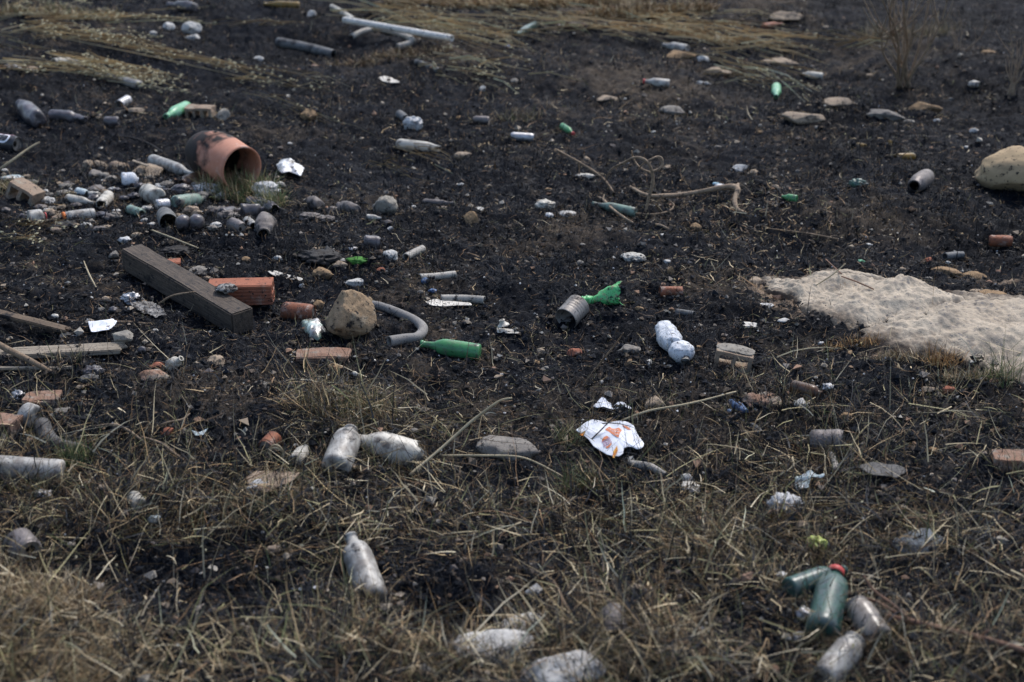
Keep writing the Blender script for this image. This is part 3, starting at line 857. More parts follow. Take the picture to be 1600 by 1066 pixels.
def hollow_brick_mesh(L, D, H, nh=2, rows=1, wall=.012, ribs=0, chip=.0, open_axis='y'):
    """clay block L wide (x), D deep (y), H high; rectangular holes run along y (or x)"""
    if open_axis == 'x':
        V, F = hollow_brick_mesh(D, L, H, nh, rows, wall, 0, chip)
        V = np.stack([V[:, 1], -V[:, 0], V[:, 2]], -1)
        parts = [(V, F)]
    else:
        parts = []
        c = (8, 4, 3) if chip else (1, 1, 1)
        parts.append(box_mesh(-L / 2, L / 2, -D / 2, D / 2, 0, wall, c, .0015)); 
        zt = wall; ch = (H - wall * (rows + 1)) / rows
        for r in range(rows):
            for k in range(nh + 1):
                x = -L / 2 + k * (L - wall) / nh
                parts.append(box_mesh(x, x + wall, -D / 2 + .0006, D / 2 - .0006, zt - .001, zt + ch + .001, (1, 4, 3) if chip else (1, 1, 1)))
            zt += ch
            parts.append(box_mesh(-L / 2, L / 2, -D / 2, D / 2, zt, zt + wall, c, .0015)); zt += wall
    if ribs:
        g = H / (ribs)
        for k in range(ribs):
            z = g * (k + .5)
            parts.append(box_mesh(-L / 2 + .002, L / 2 - .002, -D / 2 - .007, -D / 2 + .004, z - g * .30, z + g * .30, (1, 1, 1), .001))
    V, F = join(parts)
    if chip: V = deform(V, chip, 22)
    return V, F

# ------------------------------------------------------------------ sandstone outcrop at the right
def outcrop():
    top = [(1175, 440), (1225, 437), (1290, 424), (1370, 436), (1430, 448), (1500, 458), (1600, 466), (1750, 470), (1950, 480)]
    bot = [(1182, 450), (1230, 470), (1262, 503), (1315, 530), (1385, 552), (1465, 568), (1560, 602), (1700, 640), (1900, 670)]
    nu, nv = 300, 110
    def samp(L, u):
        t = u * (len(L) - 1); i = min(int(t), len(L) - 2); f = t - i; f = f
        return np.array(L[i]) * (1 - f) + np.array(L[i + 1]) * f
    V = np.zeros((nu, nv, 3)); E = np.zeros((nu, nv))
    Pt = [P(*samp(top, u)) for u in np.linspace(0, 1, 40)]; Pb = [P(*samp(bot, u)) for u in np.linspace(0, 1, 40)]
    Pt = np.array([p[:] for p in Pt]); Pb = np.array([p[:] for p in Pb])
    us = np.linspace(0, 39, nu)
    def ip(A, k): return np.interp(us, np.arange(40), A[:, k])
    for j in range(nv):
        v = j / (nv - 1)
        x = ip(Pt, 0) * (1 - v) + ip(Pb, 0) * v; y = ip(Pt, 1) * (1 - v) + ip(Pb, 1) * v
        e = .06 * vnoise(x * 3.5 + 3, x * .3 + v * 2) + .05 * vnoise(x * 9 + 3, x * .3)
        y = y + e * (1 if v < .5 else .8)
        u = np.linspace(0, 1, nu)
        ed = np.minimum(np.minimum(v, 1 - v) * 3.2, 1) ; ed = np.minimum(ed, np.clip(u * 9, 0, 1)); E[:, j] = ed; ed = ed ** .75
        wx = x * .8 + y * .5
        st = np.abs(vnoise(wx * 2.0 + 3, (y - x * .25) * 7 + .8 * vnoise(x * 2, y * 2))) * 2
        hh = .07 * ed * (1 - .35 * v) + .028 * (vnoise(x * 2.6, y * 2.6) + .2) * ed + .055 * (st - .35) * ed + .008 * vnoise(x * 11, y * 11) + .014 * vnoise(x * 34, y * 34) + .010 * vnoise(x * 80, y * 80)
        cr = np.clip(1 - np.abs(vnoise(x * 1.7 + 9, (y + x * .2) * 3.2)) * 22, 0, 1)
        hh -= .035 * cr * ed
        V[:, j] = np.stack([x, y, height(x, y) + .004 + hh - .05 * np.clip(1 - ed * 2.5, 0, 1)], -1)
    idx = np.arange(nu * nv).reshape(nu, nv)
    F = np.stack([idx[:-1, :-1], idx[:-1, 1:], idx[1:, 1:], idx[1:, :-1]], -1).reshape(-1, 4)
    c = V.reshape(-1, 3).mean(0)
    m = mat('sandstone', (.50, .43, .335), (.40, .335, .255), scale=5, rough=.95, soot=.22, sscale=7, bump=.9, bscale=30, dust=.3, dustc=(.27, .235, .19), sootc=(.13, .12, .11))
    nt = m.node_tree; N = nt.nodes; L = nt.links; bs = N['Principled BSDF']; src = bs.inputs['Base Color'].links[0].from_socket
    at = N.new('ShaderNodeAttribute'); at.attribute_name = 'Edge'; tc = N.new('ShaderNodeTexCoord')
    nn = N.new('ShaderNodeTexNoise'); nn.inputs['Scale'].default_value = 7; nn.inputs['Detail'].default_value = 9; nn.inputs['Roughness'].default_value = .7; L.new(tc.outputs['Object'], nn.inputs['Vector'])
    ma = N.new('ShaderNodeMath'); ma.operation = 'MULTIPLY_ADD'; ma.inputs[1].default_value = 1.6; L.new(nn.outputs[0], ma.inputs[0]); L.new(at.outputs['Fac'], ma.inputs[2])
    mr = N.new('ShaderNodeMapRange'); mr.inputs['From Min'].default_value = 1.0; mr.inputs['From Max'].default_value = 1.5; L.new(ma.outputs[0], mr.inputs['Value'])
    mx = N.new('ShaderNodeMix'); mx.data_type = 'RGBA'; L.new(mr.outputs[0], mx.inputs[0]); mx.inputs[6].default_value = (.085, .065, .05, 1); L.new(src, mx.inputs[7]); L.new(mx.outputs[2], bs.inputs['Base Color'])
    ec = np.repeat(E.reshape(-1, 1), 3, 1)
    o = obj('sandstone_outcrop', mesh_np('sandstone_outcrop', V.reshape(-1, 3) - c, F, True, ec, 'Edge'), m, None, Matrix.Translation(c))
    tag(o, 'broad pale sandstone slab rising out of the burnt ground at the right edge', 'rock')
outcrop()

# ------------------------------------------------------------------ the big timber beam
def oriented_box(name, pa, pb, w, h, key, label, cat, cut=(24, 3, 3), warp=.004, rise=0.0, wa=None, bev=.004, group=None, split=0.0, tiltz=(0, 0)):
    """box along the ground from pa to pb (photo places of the axis)"""
    A = P(*pa, rise + tiltz[0]); B = P(*pb, rise + tiltz[1]); L = (B - A).length
    V, F = box_mesh(0, L, -w / 2, w / 2, 0, h, cut, bev)
    V = deform(V, warp, 6)
    if split:   # ragged ends
        r = n3(V * [0, 1, 1], 45, 3.0); t = V[:, 0] / L
        V[:, 0] += np.where(t > .97, r * split, 0) - np.where(t < .03, r * split, 0)
    X = (B - A).normalized(); Y = Vector((0, 0, 1)).cross(X).normalized(); Z = X.cross(Y)
    M = Matrix(((X.x, Y.x, Z.x, A.x), (X.y, Y.y, Z.y, A.y), (X.z, Y.z, Z.z, A.z), (0, 0, 0, 1)))
    o = obj(name, mesh_np(name, V, F, False), MT[key], None, M)
    if label: tag(o, label, cat, group)
    return o
oriented_box('timber_beam', (208, 418), (381, 521), .115, .115, 'beam', 'long dark square timber beam lying across the rubble at the left', 'beam', cut=(30, 4, 4), bev=.006, warp=.003)
crumple(357, 484, 36, 16, 'ash_foil', 'clump of grey ash stuck on the near end of the dark timber beam', 'ash_clump', 'ash', amp=.4, sub=3)
bpy.data.objects['ash_clump'].location.z += .105
# planks and boards
oriented_box('plank', (-60, 562), (190, 547), .085, .022, 'plank', 'pale weathered plank lying level at the left edge with splintered end', 'plank', cut=(30, 5, 2), split=.05, warp=.004, tiltz=(.02, .02))
oriented_box('plank', (-40, 483), (106, 519), .05, .018, 'dark_plank', 'dark brown scorched board behind the pale weathered plank', 'plank', cut=(30, 4, 2), split=.06, warp=.004, tiltz=(.02, .01))
oriented_box('lath', (-20, 578), (118, 577), .022, .012, 'plank', 'thin pale lath in front of the weathered plank', 'lath', cut=(20, 2, 2), split=.03, tiltz=(.01, .01))
tube_thing([(-25, 525), (10, 545), (50, 565), (84, 583)], [9, 10, 9, 5], 'twig', 'straight brown stick leaning over the pale plank at the left edge', 'stick', 'stick', hollow=False, hs=[.10, .075, .04, .01])
tube_thing([(100, 565), (92, 571), (96, 578), (112, 584)], 3, 'twig', 'short forked dark twig below the weathered plank', 'twig', 'twig', hollow=False)
tube_thing([(118, 560), (108, 571), (84, 574)], 3, 'twig', 'crooked brown twig below the end of the weathered plank', 'twig', 'twig', hollow=False)
tube_thing([(180, 504), (205, 504), (230, 507)], 5, 'twig', 'short brown stick in front of the sooty foil sheet', 'stick', 'stick', hollow=False)

# ------------------------------------------------------------------ terracotta pot
def pot():
    A = P(312, 233, .165); B = P(378, 264, .15)
    r = .148
    # thrown-clay pot lying on its side, mouth towards the viewer at the right
    d = (B - A); 
    L = (B - A).length
    pr = [(0, .0), (.55, .0), (.72, .02), (.84, .10), (.95, .22), (1.04, .36), (1.06, .5)]
    z = .5
    for k in range(16):
        z = .5 + .46 * k / 16; pr.append((1.05 - .010 * k + (.010 if k % 2 else -.006), z))
    pr += [(.92, .97), (.91, 1.0), (.85, 1.0), (.83, .97), (.92, .6), (.9, .36), (.8, .16), (.6, .07), (0, .06)]
    V, F = lathe([(a * r, b * L) for a, b in pr], 56)
    V = deform(V, .003, 7)
    root = empty('terracotta_pot'); root.matrix_world = axis_matrix(A, B, .6)
    obj('body', mesh_np('body', V, F), MT['pot'], root)
    tag(root, 'large orange terracotta pot lying on its side, its back stained black by fire', 'pot')
    # dark hook-shaped shard stuck to the side
    up = Vector((0, 0, 1)); q = A.lerp(B, .42) + up * (r * 1.01)
    Vv, Ff = rock_mesh(.04, .02, .03, 2, 6, .1, 4)
    o = obj('burnt_scab', mesh_np('burnt_scab', Vv, Ff, False), MT['char_twig'], root); o.matrix_parent_inverse = root.matrix_world.inverted(); o.location = q
MT['pot'] = mat('fired_clay', (.50, .25, .175), (.42, .175, .105), scale=5, rough=.7, soot=.0, bump=.08, dust=.12, dustc=(.55, .36, .29))
def pot_soot():
    m = MT['pot']; nt = m.node_tree; N = nt.nodes; L = nt.links; b = N['Principled BSDF']
    src = b.inputs['Base Color'].links[0].from_socket
    tc = N.new('ShaderNodeTexCoord'); sp = N.new('ShaderNodeSeparateXYZ'); L.new(tc.outputs['Object'], sp.inputs[0])
    n = N.new('ShaderNodeTexNoise'); n.inputs['Scale'].default_value = 9; n.inputs['Detail'].default_value = 6; L.new(tc.outputs['Object'], n.inputs['Vector'])
    a = N.new('ShaderNodeMath'); a.operation = 'MULTIPLY_ADD'; a.inputs[1].default_value = .8; L.new(n.outputs[0], a.inputs[0]); L.new(sp.outputs[2], a.inputs[2])
    r = N.new('ShaderNodeMapRange'); r.inputs['From Min'].default_value = .60; r.inputs['From Max'].default_value = .74; r.inputs['To Min'].default_value = 1; r.inputs['To Max'].default_value = 0
    L.new(a.outputs[0], r.inputs['Value'])
    x = N.new('ShaderNodeMix'); x.data_type = 'RGBA'; L.new(r.outputs[0], x.inputs[0]); L.new(src, x.inputs[6]); x.inputs[7].default_value = (.018, .014, .014, 1)
    L.new(x.outputs[2], b.inputs['Base Color'])
pot_soot(); pot()

# ------------------------------------------------------------------ clay blocks and bricks
def brick_thing(cx, cy, L, D, H, key, label, ang=0.0, nh=2, rows=1, ribs=0, chip=.003, ax='y', tilt=0.0, roll=0.0, sink=.01, name='hollow_brick', wall=.012, top=None):
    V, F = hollow_brick_mesh(L, D, H, nh, rows, wall, ribs, chip, ax)
    root = empty(name); root.matrix_world = frame_at(P(cx, cy) - Vector((0, 0, sink)), ang, tilt, roll)
    obj('body', mesh_np('body', V, F, False), MT[key], root)
    if top:
        V, F = rock_mesh(L * 1.04, D * 1.05, .03, 4, 5, .1, int(cx))
        o = obj('mortar_crust', mesh_np('mortar_crust', V * [1, .96, .8], F), MT[top], root, Matrix.Translation((0, .006, H + .002)))
    tag(root, label, 'brick'); return root
brick_thing(378, 468, .30, .10, .10, 'brick', 'ribbed orange clay block leaning behind the dark timber beam', ang=.06, nh=2, ribs=6, ax='x', chip=.001, rows=2)
brick_thing(272, 419, .07, .06, .05, 'brick', 'small pink clay fragment standing up behind the dark timber beam', ang=.2, nh=1, ribs=4, ax='x', chip=.001, name='brick_fragment')
brick_thing(1144, 574, .16, .09, .085, 'tan_brick', 'hollow clay block with two square holes and a mortar crust beside the melted bottle', ang=-.2, nh=2, top='mortar', wall=.016, chip=.005, tilt=.12, sink=.004)
brick_thing(506, 566, .23, .09, .06, 'dirty_brick', 'broken ribbed brick half sunk in front of the tan boulder', ang=.02, nh=2, ribs=5, ax='x', chip=.006, sink=.012)
brick_thing(36, 312, .17, .12, .10, 'tan_brick', 'tilted clay block with two square holes left of the clear jar', ang=-.35, nh=2, rows=1, chip=.006, roll=-.1, wall=.02, tilt=.4)
brick_thing(314, 184, .19, .11, .09, 'tan_brick', 'broken hollow clay block next to the mint green bottle', ang=-.15, nh=3, chip=.008, wall=.018)
rock(348, 178, 26, 22, 'mortar', 'lump of mortar stuck against the broken clay block behind the pot', name='mortar_lump', cat='mortar')
brick_thing(1586, 728, .17, .09, .055, 'dirty_brick', 'dull reddish brick half hidden by stubble at the right edge', ang=-.05, nh=2, ribs=0, ax='x', chip=.005, wall=.016)
brick_thing(68, 632, .14, .09, .05, 'dirty_brick', 'cracked brown brick in front of the thin lath', ang=.1, nh=2, ax='x', ribs=2, chip=.006)
brick_thing(8, 672, .11, .09, .06, 'dirty_brick', 'square end of a brick at the left edge above the frosted bottle', ang=-.2, nh=2, chip=.005)
rock(1193, 623, 62, 24, 'dirty_brick', 'pinkish broken brick chunk lying below the hollow block', name='brick_chunk', cat='brick', cuts=12)
rock(238, 587, 52, 16, 'dirty_brick', 'flat pale broken tile among twigs beyond the cracked brick', name='broken_tile', cat='tile', cuts=10)
rock(245, 571, 26, 14, 'brick', 'dark red tile chip behind the flat pale tile', name='broken_tile', cat='tile')
rock(193, 536, 36, 20, 'mortar', 'grey mortar lump with a red face sitting on the end of the plank', name='mortar_lump', cat='mortar', sink=-.3)
rock(186, 539, 12, 8, 'brick', 'red clay chip under the mortar lump on the plank', name='brick_chip', cat='brick', sink=-.5)
rock(595, 423, 13, 13, 'brick', 'small square red brick chip behind the fallen pipe', name='brick_chip', cat='brick', cuts=6)
rock(506, 426, 32, 20, 'ochre_rock', 'orange brown broken pebble behind the white splinter', cuts=10)
rock(896, 550, 26, 17, 'brick', 'wedge of red brick on bare soil right of the green bottle', name='brick_chip', cat='brick', cuts=10)

# ------------------------------------------------------------------ stones
rock(545, 506, 96, 84, 'boulder', 'rounded tan boulder with a sooty left flank in the middle of the rubble', name='boulder', cat='boulder', sub=5, cuts=16, rough=.13, seed=21, depth=.24, sink=.2, edge=.6, rot=.1)
rock(497, 476, 20, 16, 'ochre_rock', 'small brown stone wedged against the left side of the tan boulder')
rock(1584, 272, 108, 78, 'beige_rock', 'large smooth beige boulder at the right edge', name='boulder', cat='boulder', sub=5, cuts=7, rough=.06, seed=31, sink=.2, edge=.85, rot=0, depth=.38)
rock(603, 322, 36, 34, 'mortar', 'knobbly grey stone standing alone right of the bottle heap', sub=4, rough=.25, cuts=5, seed=5)
rock(736, 343, 22, 24, 'ochre_rock', 'tan wedge shaped stone standing right of the knobbly grey stone', cuts=8)
rock(1254, 181, 70, 24, 'tan_rock', 'flat pale rock below the upended green bottle', sub=4, rough=.12, sink=.4)
rock(1312, 157, 48, 20, 'tan_rock', 'sloping pale rock left of the bare bush', sub=4, sink=.4)
rock(1378, 177, 64, 18, 'grey_rock', 'long low grey rock at the foot of the bare bush', sub=4, sink=.4)
rock(1444, 166, 46, 24, 'ochre_rock', 'ochre rock right of the bare bush', sub=4)
rock(1545, 82, 22, 14, 'ochre_rock', 'small ochre stone high up right of the bare bush')
rock(1220, 96, 60, 18, 'tan_rock', 'pale rock half buried in straw above the pale yellow bottle', sink=.4)
rock(1225, 24, 50, 22, 'tan_rock', 'pale blocky rock near the top right of the straw', cuts=12)
rock(1065, 86, 50, 16, 'ochre_rock', 'orange tinted rock under the pale bottle near the top', sink=.3)
rock(1098, 92, 22, 12, 'white_rock', 'small white stone right of the orange tinted rock')
rock(1120, 112, 40, 18, 'tan_rock', 'brownish stone right of the white bottle near the top', sink=.3)
rock(1098, 130, 24, 12, 'white_rock', 'whitish stone right of the white bottle with the pink neck')
rock(950, 152, 34, 14, 'tan_rock', 'pale stone on dark ash left below the white bottle')
rock(1052, 171, 40, 12, 'grey_rock', 'flat grey stone below the white bottle with the pink neck')
rock(917, 249, 12, 11, 'tan_rock', 'round pink pebble at the tip of the bare roots', cuts=3)
rock(910, 276, 34, 10, 'bone', 'pale splinter of stone under the bare roots')
rock(1158, 262, 26, 16, 'white_rock', 'whitish stone right of the curling roots')
rock(1178, 270, 20, 12, 'tan_rock', 'brown stone touching the whitish stone right of the roots')
rock(1044, 262, 16, 12, 'tan_rock', 'small brown pebble between the curling roots')
rock(1086, 356, 22, 18, 'ochre_rock', 'brown stone below the thick root')
rock(1048, 426, 14, 18, 'ochre_rock', 'small pointed brown stone above the rusty tin', cuts=12)
rock(905, 410, 14, 10, 'grey_rock', 'small dark stone above the melted green bottle')
rock(1480, 424, 50, 14, 'ochre_rock', 'low brown stone behind the sandstone slab', sink=.4)
rock(1520, 430, 40, 20, 'ochre_rock', 'reddish brown stone behind the sandstone slab')
rock(1528, 458, 34, 16, 'tan_rock', 'broken tan stone at the back edge of the sandstone slab')
rock(1452, 406, 14, 12, 'brick', 'small reddish stone behind the sandstone slab beside the short dark pipe')
rock(1550, 462, 50, 14, 'ochre_rock', 'flat reddish rock strip at the back edge of the sandstone slab', sink=.4)
rock(1180, 440, 44, 14, 'tan_rock', 'broken tan rock at the left tip of the sandstone slab', sink=.4)
rock(1225, 450, 30, 14, 'tan_rock', 'brown lump on the left tip of the sandstone slab')
rock(1195, 478, 26, 8, 'white_rock', 'thin white stone left of the sandstone slab')
rock(1405, 440, 22, 9, 'white_rock', 'whitish crust on the back edge of the sandstone slab', rough=.3)
rock(1436, 444, 18, 8, 'white_rock', 'second whitish crust on the back edge of the sandstone slab', rough=.3)
rock(1254, 484, 18, 8, 'white_rock', 'white chip at the lower left of the sandstone slab')
rock(1226, 499, 20, 8, 'white_rock', 'flat white chip farther below the sandstone slab')
rock(1252, 631, 28, 20, 'white_rock', 'pale rounded stone leaning on the brown broken bottle', cuts=6)
rock(1218, 630, 36, 16, 'tan_rock', 'tan stone left of the pale rounded stone')
rock(1245, 640, 26, 8, 'brick', 'thin red shard under the pale rounded stone', name='brick_chip', cat='brick')
rock(1322, 650, 28, 16, 'ochre_rock', 'brown stone behind the burnt can with the open lid')
rock(1326, 552, 14, 12, 'ochre_rock', 'small orange stone below the sandstone slab')
rock(1464, 559, 16, 12, 'tan_rock', 'small brown stone under the sandstone slab edge tufts')
rock(1552, 596, 20, 11, 'dirty_brick', 'reddish flat stone right below the sandstone slab')
rock(1482, 608, 18, 12, 'brick', 'orange stone on the black ash at the right', cuts=5)
rock(1452, 607, 24, 7, 'tan_rock', 'flat pale stone left of the orange stone on ash')
rock(1482, 588, 16, 10, 'tan_rock', 'tan pebble above the orange stone on ash')
rock(1556, 672, 22, 10, 'ochre_rock', 'low tan stone above the red brick at the right edge')
rock(1458, 702, 18, 14, 'ochre_rock', 'dull brown stone left of the red brick at the right edge')
rock(1020, 628, 34, 26, 'tan_rock', 'tan stone with a white flank right of the torn paper', cuts=12)
rock(995, 652, 22, 9, 'grey_rock', 'dark grey stone under the torn white paper')
rock(958, 659, 24, 14, 'ochre_rock', 'brown stone directly behind the printed wrapper')
rock(932, 664, 14, 8, 'ochre_rock', 'dark brown pebble behind the left half of the printed wrapper')
rock(798, 696, 92, 30, 'grey_rock', 'flat grey rock slab left of the printed wrapper', sub=4, cuts=12, seed=3, sink=.35)
rock(984, 545, 36, 22, 'grey_rock', 'grey brown clod of earth left of the melted white bottle', rough=.25, name='clod', cat='clod')
rock(984, 566, 18, 16, 'ochre_rock', 'brown stone below the earth clod')
rock(1012, 568, 14, 16, 'bone', 'small curved shell fragment in dry stems below the melted bottle', name='shell_fragment', cat='shell')
rock(845, 547, 14, 10, 'tan_rock', 'small tan pebble left of the red brick wedge')
rock(836, 566, 18, 9, 'ochre_rock', 'brown pebble below the red brick wedge')
rock(832, 518, 22, 10, 'ochre_rock', 'orange brown flat stone below the grey tin can')
rock(938, 596, 13, 9, 'white_rock', 'small pale pebble above the torn paper')
rock(1018, 602, 12, 8, 'white_rock', 'white pebble right above the torn paper')
rock(1036, 604, 13, 7, 'white_rock', 'flat white pebble beside the white pebble above the torn paper')
rock(527, 574, 28, 18, 'ochre_rock', 'orange brown stone in front of the sunken ribbed brick', cuts=6)
rock(546, 540, 12, 14, 'ochre_rock', 'small rust coloured stone behind the sunken ribbed brick')
rock(553, 440, 28, 16, 'white_rock', 'white jagged stone above the tan boulder', cuts=12)
rock(610, 399, 26, 20, 'white_rock', 'pale pointed stone above the red brick chip', cuts=12)
rock(529, 413, 24, 14, 'tan_rock', 'tan stone beside the green moss')
rock(493, 389, 16, 8, 'tan_rock', 'flat tan pebble above the green moss')
rock(434, 403, 16, 10, 'white_rock', 'whitish crumb left of the green moss')
rock(724, 242, 28, 16, 'tan_rock', 'yellowish stone right of the pale broken bottle', cuts=10)
rock(720, 288, 10, 6, 'white_rock', 'white pebble on black ash in the upper middle')
rock(749, 326, 16, 7, 'bone', 'white chip beside the tan wedge shaped stone')
rock(609, 357, 12, 8, 'white_rock', 'small pebble below the knobbly grey stone')
rock(682, 361, 14, 7, 'white_rock', 'flat white pebble left of the tan wedge shaped stone')
rock(8, 447, 13, 10, 'tan_rock', 'small round pebble at the left edge left of the beam')
rock(100, 445, 12, 9, 'tan_rock', 'small pale pebble left of the beam')
rock(214, 368, 18, 12, 'tan_rock', 'square tan chip behind the timber beam', cuts=10)
rock(178, 397, 16, 14, 'grey_rock', 'grey stone touching the far end of the beam')
rock(312, 425, 46, 12, 'grey_rock', 'flat grey stone between the beam and the white splinter', sink=.3)
rock(328, 433, 26, 10, 'tan_rock', 'tan flat stone touching the far side of the beam')
rock(166, 466, 14, 12, 'tan_rock', 'pinkish pebble left of the foil ball')
rock(226, 472, 10, 9, 'ochre_rock', 'reddish pebble between the foil ball and the beam')
rock(104, 522, 20, 11, 'grey_rock', 'grey stone behind the weathered plank')
rock(117, 525, 14, 8, 'white_rock', 'pale stone behind the weathered plank beside the white paper')
rock(100, 642, 46, 18, 'grey_rock', 'flat grey stone right of the white bottle at the left', sub=4, rough=.2)
rock(335, 564, 36, 24, 'tan_rock', 'crumbly tan clod left of the sunken ribbed brick', rough=.3, name='clod', cat='clod')
rock(262, 673, 20, 13, 'brick', 'rusty orange pebble on the dark mound', cuts=5)
rock(412, 602, 36, 13, 'grey_rock', 'flat grey stone left below the sunken ribbed brick', sink=.3)
rock(819, 974, 66, 32, 'white_rock', 'white rock behind the big pale rock in the bottom grass', sub=4, cuts=10, seed=6, sink=.15)
rock(772, 1012, 118, 50, 'white_rock', 'big pale flat rock lying in the bottom grass', sub=4, cuts=12, seed=9, sink=.1)
rock(870, 1057, 130, 26, 'white_rock', 'pale rock strip at the very bottom edge', sub=4, cuts=10, seed=19, sink=.1)
rock(668, 1050, 40, 30, 'grey_rock', 'bluish grey rock at the bottom left of the big pale rock', sub=4)
rock(1000, 918, 40, 20, 'tan_rock', 'tan stone in the grass above the grey bottle', sub=4)
rock(926, 942, 22, 18, 'ochre_rock', 'round brown stone left of the grey bottle in the bottom grass')
rock(836, 920, 26, 20, 'white_rock', 'whitish stone left of the round brown stone', sub=4)
rock(1442, 847, 88, 24, 'slate', 'bluish grey flat slab half buried on the right', sub=4, cuts=12, seed=2, sink=.3)
rock(1502, 855, 11, 9, 'white_rock', 'small round white pebble right of the bluish slab', cuts=3)
rock(1519, 778, 16, 10, 'tan_rock', 'pale stone chip far right above the bluish slab')
rock(1072, 747, 18, 16, 'white_rock', 'white rounded stone right below the printed wrapper', cuts=4)
rock(1078, 761, 40, 8, 'bone', 'flat white splinter below the rounded white stone')
rock(298, 44, 34, 22, 'white_rock', 'pale lump in straw at the top left', rough=.2)
rock(262, 40, 22, 14, 'white_rock', 'whitish lump left of the pale lump in the straw')
rock(303, 58, 24, 14, 'white_rock', 'bone white stone below the pale lump in the straw')
rock(240, 52, 11, 10, 'white_rock', 'white pebble above the seed heads at the top left')
rock(404, 92, 20, 10, 'white_rock', 'white chip left of the dark fallen pipe')
rock(487, 22, 18, 13, 'white_rock', 'bluish white stone right of the amber bottle')
rock(22, 103, 34, 16, 'white_rock', 'pale chalky chunk at the left edge under the straw', rough=.2)
rock(48, 108, 24, 12, 'tan_rock', 'tan chunk touching the pale chalky chunk')
rock(212, 171, 28, 10, 'tan_rock', 'pinkish flat stone left of the mint green bottle')
rock(753, 138, 11, 11, 'white_rock', 'round white pebble in the upper middle')
rock(483, 178, 26, 20, 'ochre_rock', 'orange brown leafy clod on the black ash', rough=.3, name='clod', cat='clod')
rock(1120, 58 + 2, 26, 14, 'tan_rock', 'yellowish stone in the straw at the top')
rock(1180, 58, 16, 14, 'dirty_brick', 'brownish stone at the right end of the straw')
rock(1212, 291, 14, 8, 'tan_rock', 'pink pebble left of the green glass lump')
rock(1390, 225, 10, 11, 'amber', 'small bright orange fragment on the ash', name='plastic_fragment', cat='fragment')
rock(1168, 505 + 2, 30, 7, 'bone', 'thin white splinter right of the melted white bottle', name='splinter', cat='splinter')
rock(1345, 408, 16, 9, 'mint', 'pale green foamy lump in the stubble', name='foam_lump', cat='foam', rough=.3)
rock(1482, 410, 10, 6, 'bone', 'small white chip in front of the short dark pipe')

# pebble row and rubble in the heap behind the bottles
rock(140, 257, 18, 18, 'tan_rock', 'leftmost rubble lump of the row left of the pot')
rock(156, 257, 22, 18, 'tan_rock', 'second rubble lump from the left in the row left of the pot')
rock(185, 259, 36, 18, 'tan_brick', 'broken tile with a pink tip in the row left of the pot', name='broken_tile', cat='tile', cuts=12)
rock(228, 264, 58, 24, 'tan_rock', 'largest brown block in the row of rubble left of the pot', sub=4, cuts=10)
oriented_box('splinter', (206, 252), (231, 261), .03, .008, 'plank', 'pale wooden splinter lying on the brown block left of the pot', 'splinter', cut=(6, 2, 1), tiltz=(.06, .05))
rock(250, 296 - 4, 20, 13, 'white_rock', 'grey white crumb in front of the brown block')
rock(150, 272, 26, 20, 'purple_glass', 'dull purple clinker under the rubble row', name='clinker', cat='clinker', rough=.2)
rock(109, 288, 24, 14, 'purple_glass', 'purple grey clinker left of the white ribbed bottle', name='clinker', cat='clinker', rough=.2)
rock(152, 295, 34, 18, 'purple_glass', 'broad purple grey clinker left below the white ribbed bottle', name='clinker', cat='clinker', rough=.2)
rock(78, 312, 28, 14, 'white_rock', 'chalky crumbs right of the tilted clay block', rough=.3)
rock(70, 300, 14, 9, 'white_rock', 'white crumb above the chalky crumbs')

# ------------------------------------------------------------------ bottles
bottle((750, 551), (657, 537), 27, 'green_glass', 'green glass bottle lying beside the open end of the bent grey hose', 'wine')
bottle((993, 332), (926, 318), 15, 'pale_green', 'dusty pale green bottle lying among the bare roots', 'beer')
bottle((292, 167), (259, 182), 19, 'mint', 'mint green bottle propped against the broken clay block', 'beer')
bottle((837, 39), (806, 54), 12, 'teal_glass', 'small teal bottle in the straw near the top', 'beer')
bottle((919, 43), (872, 41), 13, 'brown_glass', 'brown bottle lying in straw right of the small teal bottle', 'beer')
bottle((306, 12), (262, 6), 15, 'dark_glass', 'dark bottle at the very top left', 'beer', crush=.26)
bottle((468, 9), (412, 6), 12, 'amber', 'amber bottle at the top left of the white pipe', 'beer')
bottle((1046, 132), (1005, 127), 15, 'clear_glass', 'whitish bottle with a pink neck lying on black ash', 'beer', cap='red_cap')
bottle((1074, 77), (1036, 70), 14, 'clear_glass', 'pale dusty bottle lying over stones near the top', 'beer')
bottle((1286, 120), (1254, 116), 12, 'cream_glass', 'pale yellow bottle left of the bare bush', 'squat')
bottle((1213, 136), (1213, 151), 15, 'mint', 'upended green bottle with a white bottom above the flat pale rock', 'beer', ra=.05, rb=.02)
bottle((878, 197), (896, 209), 11, 'green_glass', 'tiny green bottle with a red cap on the black ash', 'beer', cap='red_cap')
bottle((100, 737), (-130, 722), 38, 'clear_glass', 'big frosted bottle reaching in from the left edge', 'wine')
bottle((672, 719), (543, 683), 48, 'cream_glass', 'cream coloured bottle with a broken bottom in the grass', 'wine', broken=-.1, crush=.05)
bottle((524, 733), (548, 672), 46, 'clear_glass', 'frosted squat bottle with a dark neck left of the cream bottle', 'squat', crush=.03, ra=.03, rb=.06)
bottle((585, 938), (548, 838), 46, 'clear_glass', 'sooty clear bottle standing half up out of the bottom grass', 'squat', crush=.03, ra=-.01, rb=.06)
bottle((1232, 921), (1320, 890), 36, 'teal_glass', 'dark green bottle lying above the teal bottle with a red cap', 'wine')
bottle((1284, 990), (1306, 893), 52, 'teal_glass', 'teal bottle with a faded red cap in the bottom right corner', 'squat', cap='red_cap', ra=.03, rb=.04)
bottle((1374, 1000), (1338, 946), 48, 'tan_glass', 'tan grey bottle right of the teal bottle', 'jar', ra=.03, rb=.04)
